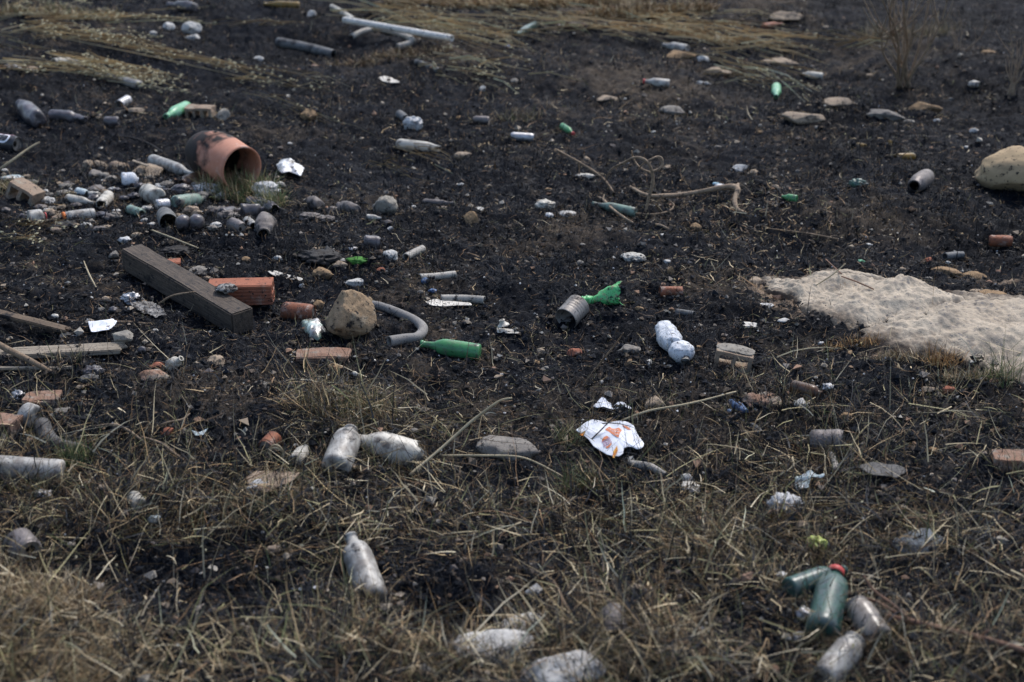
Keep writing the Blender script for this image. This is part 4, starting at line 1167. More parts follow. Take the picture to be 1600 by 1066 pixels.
bottle((1288, 1062), (1336, 1002), 46, 'clear_glass', 'frosted grey bottle below the teal bottle at the bottom edge', 'jar', crush=.04)
bottle((964, 996), (954, 945), 40, 'purple_glass', 'grey purple bottle buried in straw right of the pale rocks', 'squat', crush=.08)
bottle((190, 281 ), (217, 281), 23, 'white_plastic', 'short ribbed white bottle left of the brown block', 'soda', crush=.06, name='plastic_bottle')
bottle((1450, 275), (1428, 291), 28, 'burnt_can', 'round greyish jar lying on ash left of the beige boulder', 'round')
bottle((60, 188), (30, 163), 27, 'dark_glass', 'thick dark bottle with a bright shine at the left edge', 'squat', crush=.26)
bottle((80, 180), (134, 185), 17, 'dark_glass', 'dark sooty bottle right of the shiny dark bottle', 'beer', crush=.26)
bottle((623, 225), (700, 234), 17, 'cream_glass', 'pale broken bottle on black ash below the white crumple', 'beer', broken=.8)
bottle((186, 122), (150, 117), 13, 'clear_glass', 'pale bottle lying end to end left of its neighbour under the straw', 'beer')
bottle((220, 134), (180, 122), 14, 'clear_glass', 'pale bottle lying end to end right of its neighbour under the straw', 'beer')
bottle((148, 334), (98, 340), 18, 'clear_glass', 'whitish bottle with a bright orange cap', 'jar', cap='orange_cap')
bottle((44, 341), (72, 338), 24, 'clear_glass', 'clear jar with a small red lid left of the orange capped bottle', 'squat', cap='red_cap')
bottle((238, 250), (305, 274), 19, 'clear_glass', 'long bluish white bottle pointing at the pot', 'wine')
bottle((322, 276), (284, 288), 24, 'brown_glass', 'short brown bottle tucked under the left side of the pot', 'round')
bottle((247, 308), (224, 298), 26, 'cream_glass', 'crushed pale grey bottle in the heap above the open white can', 'squat', crush=.15)
bottle((272, 318), (318, 311), 23, 'pale_green', 'pale greenish bottle in the heap right of the open white can', 'squat', crush=.05)
bottle((202, 327), (222, 334), 15, 'pale_green', 'small pale bottle end in the heap left of the black round can', 'jar')
bottle((170, 306), (156, 322), 19, 'cream_glass', 'pale grey cup shaped bottle bottom below the ribbed white bottle', 'jar', broken=.9)
bottle((105, 310), (148, 318), 14, 'cream_glass', 'dusty pale bottle lying under weeds above the orange capped bottle', 'beer')
bottle((120, 300), (136, 304), 15, 'aqua', 'bluish bottle half hidden by weeds above the dusty pale bottle', 'jar')
crumple(340, 334, 36, 22, 'purple_glass', 'sooty melted plastic lump wrapped in grey film in the middle of the heap', 'melted_lump', 'lump', amp=.4)
crumple(356, 342, 38, 26, 'purple_glass', 'creased purple grey melted plastic lump leaning down in the heap', 'melted_lump', 'lump', amp=.4)
bottle((346, 334), (375, 328), 17, 'dark_glass', 'narrow blue grey bottle at the top of the heap', 'beer', crush=.05)
bottle((377, 331), (412, 329), 24, 'dark_glass', 'fat shiny dark bottle in the right half of the heap', 'squat', crush=.26)
bottle((394, 316), (432, 330), 22, 'dark_glass', 'dark bottle with an open rim under the white bag', 'jar', broken=.95, crush=.26)
bottle((416, 340), (411, 364), 29, 'purple_glass', 'round squat jar with its mouth towards the viewer at the right end of the heap', 'round', rb=.022, ra=.05, crush=.26)
bottle((386, 345), (396, 354), 15, 'clear_glass', 'small clear jar between the open can and the round squat jar', 'jar')
bottle((558, 327), (530, 324), 20, 'purple_glass', 'grey purple bottle right of the bottle heap', 'round', crush=.26)
crumple(522, 331, 26, 18, 'purple_glass', 'sooty melted plastic lump left of the grey purple bottle outside the heap', 'melted_lump', 'lump', amp=.4)
crumple(484, 340, 34, 15, 'purple_glass', 'crushed dark melted plastic lump lying lowest right of the heap', 'melted_lump', 'lump', amp=.4)
bottle((500, 322), (484, 314), 22, 'purple_glass', 'brown grey bottle with a pale bottom just right of the tuft', 'round', crush=.26)
crumple(510, 343, 24, 12, 'purple_glass', 'thin sooty melted plastic in front of the melted plastic lumps right of the heap', 'melted_lump', 'lump', amp=.4)
bottle((662, 315), (708, 318), 10, 'purple_glass', 'slim grey bottle lying alone right of the knobbly stone', 'beer', crush=.26)
bottle((572, 339), (596, 341), 9, 'clear_glass', 'slim pale bottle piece below the knobbly stone', 'beer')
bottle((56, 652), (34, 645), 36, 'clear_glass', 'whitish sooty bottle bottom at the left below the cracked brick', 'squat', crush=.06)
bottle((265, 573), (283, 560), 20, 'cream_glass', 'cream bottle neck standing up over the broken tile', 'beer', broken=0, ra=.02, rb=.07, crush=.1)
bottle((1238, 604), (1284, 616), 22, 'brown_glass', 'brown bottle with a collar lying left of the white crumpled film', 'squat')
bottle((790, 520), (784, 500), 20, 'cream_glass', 'white bottle neck standing on its broken shoulder', 'beer', ra=.0, rb=.06, broken=-.5)
bottle((1245, 311), (1222, 307), 12, 'green_glass', 'flat green bottle shard below the green glass lump', 'beer')
bottle((460, 722), (478, 700), 22, 'cream_glass', 'pale bottle end in the grass left of the frosted squat bottle', 'squat', crush=.1)
bottle((1192, 41), (1222, 37), 9, 'rust_can', 'thin brown bottle at the top right', 'beer')
bottle((1428, 245), (1388, 246), 12, 'amber', 'broken amber bottle on ash left above the round jar', 'beer', broken=.7)
bottle((1352, 229), (1332, 225), 8, 'amber', 'small amber shard left of the broken amber bottle', 'beer', broken=.7)
bottle((218, 790), (208, 776), 24, 'cream_glass', 'pale bottle end showing through the grass in the lower left', 'jar')
bottle((1165, 645), (1140, 626), 14, 'blue', 'small dark blue crushed bottle above the broken black tube', 'soda', crush=.3, name='plastic_bottle')

# two halves of a yellow lined bowl in the heap
for (a, b, lab) in (((288, 352), (280, 338), 'left half of the sooty bowl with yellow inside in the heap'), ((306, 352), (310, 338), 'right half of the sooty bowl with yellow inside in the heap')):
    A, B, r = ends(a, b, 24)
    root = empty('broken_bowl'); root.matrix_world = axis_matrix(A, P(b[0], b[1], .05), 0)
    V, F = lathe([(0, 0), (r * .6, .002), (r * .95, r * .6), (r, r * 1.1), (r * .95, r * 1.1), (r * .88, r * .62), (0, .006)], 24)
    obj('body', mesh_np('body', deform(V, .003, 30), F), MT['dark_glass'], root)
    V, F = lathe([(0, r * .9), (r * .5, r * .95), (r * .93, r * 1.06)], 24)
    obj('yellow_lining', mesh_np('yellow_lining', deform(V, .004, 30), F), MT['yellow'], root)
    tag(root, lab, 'bowl')

# melted white bottle: body, collapsed shoulder bulb and torn film
def melted_bottle():
    A = P(1036, 512, .045); B = P(1052, 538, .045); r = .052
    root = empty('plastic_bottle'); root.matrix_world = Matrix.Translation(A)
    V, F = sweep([Vector(q) for q in (A - A + Vector((0, .012, 0)), (B - A) * .35, (B - A) * .75, (B - A) * 1.15)], [r * .62, r * .98, r * .95, r * .66], 40, rings=50)
    V = deform(V, .008, 14); V = deform(V, .004, 40, ridge=True)
    obj('body', mesh_np('body', V, F), MT['white_plastic'], root)
    C = P(1065, 549, .045) - A
    V, F = ico(4); V = V * [.053, .06, .046]; V = V * (1 - .25 * np.clip(-(V[:, 1:2] / .06) - .4, 0, 1)); V = deform(V, .010, 18); V = deform(V, .004, 45, ridge=True)
    obj('shoulder', mesh_np('shoulder', V + np.array(C[:]), F), MT['white_plastic'], root)
    V, F = sweep([Vector((0, 0, 0)), Vector((0, -.02, -.004)), Vector((0, -.035, -.008))], [.021, .019, .022], 18, inner=.004)
    D = P(1070, 558, .03) - A
    obj('neck', mesh_np('neck', deform(V, .003, 30) + np.array(D[:]), F), MT['ash_foil'], root)
    tag(root, 'melted white plastic bottle lying on black ash', 'bottle')
    crumple(1060, 563, 24, 14, 'aqua', 'torn scrap of blue and white film at the mouth of the melted white bottle', 'plastic_scrap', 'plastic', amp=.5, sub=3)
melted_bottle()

# flattened melted green plastic bottle
def green_melted():
    A = P(905, 470, .02); B = P(968, 466, .03)
    L = (B - A).length
    pr = [(.14, 0), (.16, .02), (.16, .10), (.22, .11), (.22, .14), (.17, .15), (.3, .3), (.42, .5), (.58, .7), (.78, .86), (.9, .97), (.98, 1.0), (.92, .99), (.7, .86), (.5, .68), (.36, .5), (.24, .3), (.12, .14), (.1, 0)]
    r = 20 / S(950, 466)
    P2 = []
    for (a, b), (c, d) in zip(pr[:-1], pr[1:]):
        for i in range(3): P2.append((a + (c - a) * i / 3, b + (d - b) * i / 3))
    P2.append(pr[-1])
    V, F = lathe([(a * r, b * L) for a, b in P2], 32)
    V[:, 2] += L * .06 * (np.sin(np.arctan2(V[:, 1], V[:, 0]) * 2 + .5) + .6 * np.sin(np.arctan2(V[:, 1], V[:, 0]) * 5)) * np.clip(V[:, 2] / L * 2 - 1, 0, 1)
    V = deform(V, r * .24, 20); V = deform(V, r * .07, 60)
    o = obj('plastic_bottle', mesh_np('plastic_bottle', V, F), MT['bright_green'], None, axis_matrix(A, B + Vector((0, 0, .02)), 1))
    tag(o, 'bright green melted plastic bottle flared open behind the grey tin can', 'bottle')
green_melted()

# ------------------------------------------------------------------ cans and tins
can((905, 476), (884, 499), 38, 'grey_can', 'upright tipped grey tin can in the middle of the ash', name='tin_can', crush=.02, tin=True, rb=.04, ra=.045)
can((1031, 456), (1066, 456), 17, 'rust_can', 'pale rusty tin lying right of the melted green bottle', name='tin_can', tin=True, crush=.08)
can((441, 485), (490, 490), 28, 'rust_can', 'red brown rusty can left of the tan boulder', crush=.05)
can((1266, 690), (1318, 688), 36, 'burnt_can', 'burnt grey drink can with its open lid to the right', crush=.06)
can((1545, 376), (1582, 377), 18, 'rust_can', 'rusty brown can on ash at the right', crush=.06)
can((26, 846), (45, 866), 50, 'burnt_can', 'grey can end at the left edge in the lower grass', crush=.05, ra=.03, rb=.035)
can((244, 322), (264, 319), 19, 'pale_can', 'open white can facing the viewer in the middle of the heap', crush=.05)
can((258, 337), (264, 348), 28, 'dark_pipe', 'black round tin with an open mouth at the front of the heap', name='tin_can', tin=True, crush=.06, rb=.03)
can((360, 349), (379, 357), 20, 'burnt_can', 'scorched can with a grey open lid at the front right of the heap', crush=.06)
can((568, 377), (594, 380), 22, 'dark_glass', 'dark sooty can above the pale pointed stone', crush=.08)
can((798, 213), (834, 215), 13, 'pale_can', 'light grey can on black ash in the upper middle', crush=.04)
can((634, 186), (624, 178), 13, 'dark_pipe', 'small dark tin touching the white crumple', name='tin_can', tin=True)
can((200, 156), (186, 164), 15, 'pale_can', 'small grey tin lying left of the mint green bottle', name='tin_can', tin=True)
can((186, 190), (164, 190), 16, 'dark_glass', 'half buried dark can below the small grey tin')
can((430, 684), (415, 700), 28, 'rust_can', 'rusty brown can end in the grass left of the pale loops', crush=.06)
can((765, 188), (740, 187), 12, 'burnt_can', 'small dusty can below the tan tuft in the upper middle')
def lettered_can():
    A, B, r = ends((-24, 220), (28, 226), 26)
    o = can((-24, 220), (28, 226), 26, 'black_can', 'black can with white and pink letters at the left edge', crush=.0)
    L = (B - A).length
    cu = bpy.data.curves.new('lettering', 'FONT'); cu.body = 'ED'; cu.size = r * 1.9; cu.align_x = 'RIGHT'; cu.extrude = .0; cu.offset = .0012
    tmp = bpy.data.objects.new('tmp', cu); COL.objects.link(tmp)
    me = bpy.data.meshes.new_from_object(tmp.evaluated_get(bpy.context.evaluated_depsgraph_get())); bpy.data.objects.remove(tmp)
    X = (B - A).normalized(); camv = (Vector((0, 0, CAM_H)) - A).normalized()
    Z = (camv * .75 + Vector((0, 0, .6))); Z = (Z - X * Z.dot(X)).normalized(); Y = Z.cross(X)
    inv = o.matrix_world.inverted()
    for band, key, lo, hi, lift in ((0, 'paper', -9, 9, 1.02),):
        for v in me.vertices:
            u = L * .88 + v.co.x; w = v.co.y - r * .62; th = w / r
            v.co = inv @ (A + X * u + (Z * math.cos(th) + Y * math.sin(th)) * (r * 1.02))
    p = obj('lettering', me, MT['paper'], o)
    # pink stripe along the top of the letters
    V, F = [], []
    for i in range(12):
        for j, th in enumerate((.72, .95)):
            u = L * (.45 + .46 * i / 11); V.append(inv @ (A + X * u + (Z * math.cos(th) + Y * math.sin(th)) * (r * 1.025)))
    F = [(2 * i, 2 * i + 2, 2 * i + 3, 2 * i + 1) for i in range(11)]
    obj('pink_stripe', mesh_np('pink_stripe', np.array([v[:] for v in V]), F), MT['pink_print'], o)
bpy.context.view_layer.update()
lettered_can()

# flattened cup left of the boulder
o, _, _ = sheet([(468, 508), (484, 500), (500, 503), (511, 522), (498, 534), (484, 530), (474, 520)], 'pale_green', 'flattened sooty greenish cup below the rusty can', 'crushed_cup', 'cup', amp=.012, freq=22, lift=.022, dome=.012, curl=-.02)

# ------------------------------------------------------------------ pipes and hose
tube_thing([(560, 473), (592, 478), (620, 488), (648, 501), (661, 514), (652, 527), (632, 530), (608, 534)], [12, 13, 14, 15, 16, 16, 17, 18], 'hose', 'bent grey corrugated hose curving out from behind the tan boulder', 'hose', 'hose', hollow=True, rise=.9, seg=18)
tube_thing([(538, 31), (706, 60)], 10, 'pale_pipe', 'long straight white pipe near the top', 'pipe', 'pipe', hollow=True, hs=[.10, .09])
tube_thing([(519, 11), (535, 20), (552, 31)], 9, 'cream_glass', 'short grey white pipe behind the left end of the long white pipe', 'pipe', 'pipe', hollow=True)
tube_thing([(549, 58), (568, 49), (590, 46), (620, 52), (643, 62), (640, 68), (621, 73)], [10, 9, 9, 9, 10, 10, 10], 'grey_pipe', 'crooked grey pipe in front of the long white pipe', 'pipe', 'pipe', hollow=True)
tube_thing([(434, 66), (478, 74), (521, 85)], 15, 'dark_pipe', 'dark grey fallen pipe left of the white pipe', 'pipe', 'pipe', hollow=True)
tube_thing([(651, 97), (668, 103), (686, 111)], 9, 'dark_pipe', 'short dark pipe right below the crooked grey pipe', 'pipe', 'pipe', hollow=True)
tube_thing([(634, 402), (645, 396), (660, 389)], 12, 'grey_pipe', 'short pale pipe with its dark mouth facing left', 'pipe', 'pipe', hollow=True)
tube_thing([(655, 434), (684, 432), (711, 429)], 12, 'grey_pipe', 'pale pipe lying over a blue scrap right of the boulder', 'pipe', 'pipe', hollow=True)
tube_thing([(689, 467), (722, 467), (757, 469)], 13, 'grey_pipe', 'straight grey pipe behind the flat white shard', 'pipe', 'pipe', hollow=True)
tube_thing([(1505, 399), (1492, 399), (1476, 401)], 12, 'dark_pipe', 'short dark pipe behind the sandstone slab', 'pipe', 'pipe', hollow=True)
tube_thing([(1084, 492), (1070, 490), (1056, 488)], 12, 'dark_pipe', 'black pipe stub above the melted white bottle', 'pipe', 'pipe', hollow=True)
tube_thing([(1575, 246), (1590, 236), (1612, 240)], 8, 'grey_pipe', 'grey curved pipe just behind the beige boulder', 'pipe', 'pipe', hollow=True)
tube_thing([(84, 97), (105, 96), (130, 103)], 12, 'cream_glass', 'pale tube under the straw at the left', 'pipe', 'pipe', hollow=True)
tube_thing([(1147, 648), (1158, 658), (1170, 662), (1180, 668), (1189, 680)], [9, 8, 7, 10, 15], 'dark_pipe', 'broken black tube with a blue end left of the burnt can', 'tube', 'tube', hollow=True)
tube_thing([(1138, 644), (1144, 648)], 12, 'blue', 'small blue disc above the broken black tube', 'plastic_disc', 'disc', hollow=False)
tube_thing([(66, 664), (76, 686), (96, 697), (124, 700)], [26, 27, 22, 16], 'rubber', 'bent scorched grey tile or tube below the whitish bottle bottom', 'gutter', 'tube', hollow=True, rise=.5)
tube_thing([(1290, 700), (1303, 718), (1306, 735)], [8, 11, 10], 'grey_pipe', 'small bent grey pipe below the burnt can', 'pipe', 'pipe', hollow=False)
tube_thing([(985, 725), (1015, 730), (1040, 742)], [12, 14, 8], 'grey_pipe', 'grey flattened pipe under the right edge of the wrapper', 'pipe', 'pipe', hollow=True)

# ------------------------------------------------------------------ papers, films and foils
def wrapper():
    outl = [(899, 683), (911, 675), (920, 671), (925, 667), (938, 669), (950, 671), (968, 669), (980, 671), (991, 678), (994, 687), (1001, 696), (1006, 705), (1004, 713), (996, 716), (984, 712), (974, 714), (973, 722), (966, 725), (957, 724), (948, 722), (940, 717), (928, 711), (920, 701), (910, 692)]
    o, c, surf = sheet(outl, 'paper', 'white fast food wrapper with orange print lying on the dark grass', 'food_wrapper', 'wrapper', amp=.010, freq=8, lift=.034, dome=.012, rings=26, nb=120)
    def loc(px, py): q = P(px, py, .025); return Vector((q.x - c.x, q.y - c.y))
    def top(x, y):
        # height of the sheet mesh there, by its nearest vertices
        k = np.argpartition((VV[:, 0] - x) ** 2 + (VV[:, 1] - y) ** 2, 3)[:3]
        return float(VV[k, 2].max()) + .0016
    VV = np.array([v.co[:] for v in o.data.vertices]); VV = VV[:len(VV) // 2]
    def patch(name, pts, key, lift=0.0):
        q = [loc(*p) for p in pts]; n = len(q); cc = sum(q, Vector((0, 0))) / n
        ring = [cc] + [cc.lerp(a, .5) for a in q] + q
        V = np.array([[a.x, a.y, top(a.x, a.y) + lift] for a in ring])
        F = [(0, 1 + i, 1 + (i + 1) % n) for i in range(n)] + [(1 + i, 1 + n + i, 1 + n + (i + 1) % n, 1 + (i + 1) % n) for i in range(n)]
        return obj(name, mesh_np(name, V, F), MT[key], o)
    def text(body, size_px, at, ang, key, lift, stretch=1.0, bold=.0):
        cu = bpy.data.curves.new('lettering', 'FONT'); cu.body = body; cu.size = size_px; cu.align_x = 'CENTER'; cu.align_y = 'CENTER'; cu.offset = bold; cu.resolution_u = 2
        tmp = bpy.data.objects.new('tmp', cu); COL.objects.link(tmp)
        me = bpy.data.meshes.new_from_object(tmp.evaluated_get(bpy.context.evaluated_depsgraph_get())); bpy.data.objects.remove(tmp)
        ca, sa = math.cos(ang), math.sin(ang)
        for v in me.vertices:
            x, y = v.co.x * stretch, v.co.y
            q = loc(at[0] + x * ca - y * sa, at[1] - (x * sa + y * ca))
            v.co = (q.x, q.y, top(q.x, q.y) + lift)
        return obj('lettering', me, MT[key], o)
    # bun-shaped emblem: orange top and bottom bands with the words between
    patch('emblem_top', [(940.2, 698), (940.5, 694.5), (943, 691.5), (947, 690), (950, 691), (951, 692.8), (946, 694.8)], 'orange_print')
    patch('emblem_bottom', [(946, 704.5), (951, 702.3), (955, 699.5), (955, 701.5), (952.5, 704.5), (948.5, 706.3)], 'orange_print')
    text('BURGER', 4.4, (947.2, 695.9), .42, 'mauve_print', .001, .8, .12)
    text('KING', 6.4, (949, 700.2), .42, 'mauve_print', .001, .85, .2)
    # slanting block of orange lettering in the shape of a crown
    patch('crown_print', [(945, 679), (952, 673.5), (955, 677), (961, 677.5), (967, 675), (971.5, 680), (968, 686), (966, 693.5), (958, 689)], 'orange_print')
    for (x0, y0, x1, y1) in ((950, 677.5, 957, 681.5), (957.5, 681, 966, 680), (953, 680.5, 961, 687), (959.5, 684, 968, 683.5), (960, 688, 966, 689.5)):
        patch('pale_stroke', [(x0, y0), (x1, y1), (x1 + .3, y1 + .9), (x0 + .3, y0 + .9)], 'pale_print', .0012)
    patch('orange_corner', [(971, 670), (980, 671.5), (986, 676), (981, 677)], 'orange_print')
    patch('yellow_stain', [(957, 719), (958, 711), (964, 704), (965, 710), (961, 717), (960, 720.5)], 'sauce')
    patch('yellow_stain', [(905, 685), (908, 682), (914, 680), (913, 684), (910, 687)], 'sauce')
wrapper()
sheet([(925, 639), (942, 627), (950, 632), (956, 639), (966, 633), (975, 636), (988, 641), (984, 644), (972, 641), (958, 644), (945, 642), (935, 643)], 'paper', 'torn white paper scrap above the printed wrapper', 'paper_scrap', 'paper', amp=.012, freq=12, lift=.016, edge_noise=.02)
sheet([(139, 515), (165, 512), (176, 508), (185, 515), (172, 527), (144, 529)], 'paper', 'clean white paper corner behind the weathered plank', 'paper_scrap', 'paper', amp=.02, freq=9, lift=.03)
sheet([(664, 475), (680, 471), (705, 474), (735, 477), (738, 481), (715, 481), (690, 483), (672, 481)], 'bone', 'flat white oval shard in front of the straight grey pipe', 'shard', 'shard', amp=.004, freq=12, lift=.014, ridge=False)
sheet([(418, 428), (430, 427), (455, 434), (475, 440), (470, 443), (445, 439), (424, 433)], 'bone', 'long white splinter pointing at the white jagged stone', 'splinter', 'splinter', amp=.004, freq=12, lift=.014, ridge=False)
rock(471, 446, 8, 8, 'white_rock', 'small round white stone at the tip of the long white splinter', cuts=2)
sheet([(591, 124), (600, 121), (612, 124), (625, 132), (612, 133), (598, 130)], 'bone', 'flat cream shard on black ash near the top', 'shard', 'shard', amp=.004, freq=12, lift=.014, ridge=False)
sheet([(776, 516), (800, 518), (815, 520), (812, 525), (795, 524), (777, 523)], 'bone', 'white broken shard under the standing bottle neck', 'shard', 'shard', amp=.004, freq=12, lift=.012, ridge=False)
sheet([(432, 266), (438, 258), (452, 256), (466, 264), (477, 272), (470, 283), (455, 278), (440, 280)], 'white_bag', 'crumpled white plastic film right of the pot', 'plastic_bag', 'bag', amp=.02, freq=14, lift=.03, dome=.025)
crumple(646, 196, 32, 30, 'white_bag', 'round white crumpled lump on black ash', 'plastic_bag', 'bag', amp=.3, sub=4)
crumple(206, 468, 32, 22, 'foil', 'shiny crumpled foil ball left of the beam', 'foil_ball', 'foil', amp=.45)
crumple(178, 486, 16, 16, 'dark_glass', 'dark melted lump below the foil ball', 'melted_lump', 'lump', amp=.3, sub=3)
sheet([(201, 474), (215, 476), (235, 474), (250, 484), (262, 500), (245, 501), (225, 494), (208, 486)], 'ash_foil', 'sooty crinkled foil sheet beside the beam', 'foil_sheet', 'foil', amp=.016, freq=30, lift=.014, edge_noise=.03)
crumple(195, 376, 22, 12, 'white_bag', 'small white scrap behind the far end of the beam', 'paper_scrap', 'paper', amp=.4, sub=3)
crumple(990, 403, 40, 16, 'foam', 'pitted whitish foam slab on black ash', 'foam_piece', 'foam', amp=.25, freq=3.5)
crumple(1293, 607, 20, 18, 'white_bag', 'white crumpled film at the collar of the brown bottle', 'plastic_scrap', 'plastic', amp=.4, sub=3)
crumple(322, 297, 42, 24, 'white_bag', 'torn white film standing up in front of the pot', 'plastic_bag', 'bag', amp=.35)
crumple(416, 300, 46, 34, 'white_bag', 'grey white bag under grass at the right end of the heap', 'plastic_bag', 'bag', amp=.3)
crumple(300, 330, 26, 18, 'orange_cap' if False else 'cloth', 'brown and yellow rag on the heap above the yellow bowl', 'rag', 'rag', amp=.35, sub=3)
crumple(311, 335, 20, 12, 'pale_can', 'bluish white scrap on the heap above the right yellow bowl', 'plastic_scrap', 'plastic', amp=.35, sub=3)
crumple(329, 335, 14, 10, 'white_bag', 'white knob of film at the top of the heap', 'plastic_scrap', 'plastic', amp=.3, sub=3)
crumple(285, 298, 34, 22, 'dark_glass', 'black melted lump in the heap left of the torn white film', 'melted_lump', 'lump', amp=.25)
crumple(347, 308, 26, 12, 'purple_glass', 'grey purple lump in the weeds in front of the pot', 'melted_lump', 'lump', amp=.25, sub=3)
crumple(346, 268, 30, 22, 'purple_glass', 'dusty grey lump inside the mouth of the pot', 'melted_lump', 'lump', amp=.2, sub=3)
crumple(852, 322, 32, 20, 'cream_glass', 'brown and white shell shaped shard right of the tan wedge stone', 'shard', 'shard', amp=.3)
crumple(858, 338, 15, 13, 'white_bag', 'small white plastic crumb below the shell shaped shard', 'plastic_scrap', 'plastic', amp=.3, sub=3)
crumple(886, 335, 32, 10, 'clear_glass', 'frosted plastic sliver right of the white plastic crumb', 'plastic_scrap', 'plastic', amp=.3, sub=3)
crumple(1340, 289, 30, 20, 'teal_glass', 'lump of melted green glass in the stubble', 'glass_lump', 'glass', amp=.35)
crumple(1522, 133, 20, 15, 'clear_glass', 'bluish white lump on ash right of the bare bush', 'plastic_scrap', 'plastic', amp=.2, sub=3)
crumple(1276, 851, 34, 30, 'lime', 'lime green crumpled tin with a silver side in the lower right', 'crushed_tin', 'can', amp=.3)
crumple(1288, 853, 16, 18, 'foil', 'silver foil flap against the lime green tin', 'foil_scrap', 'foil', amp=.35, sub=3)
crumple(1226, 790, 56, 40, 'white_bag', 'grey white crumpled bag above the lime green tin', 'plastic_bag', 'bag', amp=.35)
sheet([(1240, 756), (1262, 748), (1288, 755), (1285, 758), (1266, 757), (1262, 772), (1244, 776)], 'aqua', 'bluish white torn film above the crumpled bag', 'plastic_film', 'plastic', amp=.014, freq=20, lift=.03)
crumple(1256, 962, 28, 34, 'foil', 'sooty foil lump left of the teal bottle', 'foil_ball', 'foil', amp=.3, sub=3)
crumple(1250, 995, 30, 14, 'foil', 'small foil lump below the sooty foil lump', 'foil_ball', 'foil', amp=.3, sub=3)
crumple(1222, 903, 26, 22, 'white_bag', 'whitish film behind the base of the dark green bottle', 'plastic_film', 'plastic', amp=.3, sub=3)
sheet([(1340, 735), (1360, 730), (1400, 733), (1418, 745), (1400, 757), (1370, 752), (1350, 745)], 'rubber', 'dark flat rubber sheet in the stubble at the right', 'rubber_sheet', 'rubber', amp=.014, freq=12, lift=.02)
sheet([(300, 680), (312, 683), (326, 677), (318, 687), (306, 688)], 'aqua', 'pale bluish triangle of film above the grass', 'plastic_film', 'plastic', amp=.006, freq=14, lift=.02)
sheet([(385, 755), (400, 748), (430, 750), (470, 745), (462, 765), (440, 778), (415, 785), (390, 775)], 'cloth', 'dirty tan and grey cloth in the grass at the lower left', 'cloth', 'cloth', amp=.03, freq=10, lift=.03)
crumple(408, 764, 44, 26, 'white_bag', 'whitish bundle on the dirty tan cloth', 'plastic_bag', 'bag', amp=.35)
crumple(30, 628 - 8, 26, 22, 'foil', 'silvery foil shreds left of the cracked brick', 'foil_scrap', 'foil', amp=.5, sub=3)
crumple(145, 580, 36, 16, 'dark_glass', 'charred lump with a bluish tip below the plank end', 'melted_lump', 'lump', amp=.3)
crumple(140, 592, 30, 14, 'rubber', 'black curved rubber piece below the charred lump', 'rubber_piece', 'rubber', amp=.3)
crumple(222, 548, 15, 15, 'dark_glass', 'dark purple lump right of the plank end', 'melted_lump', 'lump', amp=.2, sub=3)
crumple(558, 408, 34, 12, 'moss', 'patch of bright green moss', 'moss', 'moss', amp=.4, sub=3)
crumple(500, 402, 70, 16, 'char_twig', 'flat charred mat left of the green moss', 'charred_mat', 'ash', amp=.4)
crumple(275, 393, 44, 14, 'char_twig', 'charred curled rind with a white end behind the beam', 'charred_mat', 'ash', amp=.4)
tube_thing([(281, 388), (284, 392), (282, 399)], 4, 'bone', 'white curled tip of the charred rind behind the beam', 'curl', 'plastic', hollow=False)
crumple(664, 440, 16, 12, 'blue', 'blue plastic scrap in the mouth of the pale pipe', 'plastic_scrap', 'plastic', amp=.4, sub=3)
crumple(676, 455, 14, 8, 'blue', 'second blue scrap below the pale pipe', 'plastic_scrap', 'plastic', amp=.4, sub=3)
crumple(552, 389, 16, 7, 'foil', 'shiny foil sliver above the green moss', 'foil_scrap', 'foil', amp=.3, sub=3)
crumple(100, 355, 52, 12, 'char_twig', 'charred curled sheet with pale edge below the clear jar', 'charred_mat', 'ash', amp=.4)
crumple(90, 360, 24, 10, 'cloth', 'tan rag under the charred curled sheet', 'rag', 'rag', amp=.4, sub=3)
crumple(60, 349, 18, 12, 'cream_glass', 'cream torn rim below the clear jar', 'shard', 'shard', amp=.4, sub=3)
crumple(20, 280, 34, 12, 'aqua', 'bluish torn film under weeds at the left edge', 'plastic_film', 'plastic', amp=.4, sub=3)
crumple(793, 75, 10, 10, 'blue', 'small blue scrap near the top', 'plastic_scrap', 'plastic', amp=.3, sub=2)
crumple(241, 812, 22, 14, 'aqua', 'bluish scrap in the grass right of the pale bottle end', 'plastic_scrap', 'plastic', amp=.3, sub=3)
crumple(68, 772, 30, 14, 'foil', 'silvery scrap in the grass under the big frosted bottle', 'foil_scrap', 'foil', amp=.4, sub=3)
crumple(1303, 741 - 55, 8, 6, 'lightblue', 'tiny light blue scrap behind the burnt can', 'plastic_scrap', 'plastic', amp=.3, sub=2)
crumple(1118, 288, 12, 8, 'lightblue', 'small light blue scrap behind the thick root', 'plastic_scrap', 'plastic', amp=.3, sub=2)
crumple(1126, 292, 22, 9, 'white_bag', 'white film scrap on the thick root', 'plastic_scrap', 'plastic', amp=.3, sub=3)
crumple(1520, 567, 26, 8, 'white_bag', 'white film scrap under the lower edge of the sandstone slab', 'plastic_scrap', 'plastic', amp=.3, sub=3)
crumple(1284, 537, 12, 7, 'white_bag', 'tiny white film scrap left below the sandstone slab', 'plastic_scrap', 'plastic', amp=.3, sub=2)
crumple(428, 860, 22, 18, 'cloth', 'reddish grey rag in the dark grass left of the sooty bottle', 'rag', 'rag', amp=.4, sub=3)
crumple(296, 632, 10, 6, 'paper', 'tiny white paper bit on the dark mound', 'paper_scrap', 'paper', amp=.3, sub=2)
crumple(243, 521 - 4, 10, 8, 'bone', 'small pale chip right of the white paper corner', 'shard', 'shard', amp=.3, sub=2)
crumple(86, 495, 13, 11, 'bone', 'small pale snail shell by the scorched board', 'snail_shell', 'shell', amp=.15, sub=3)
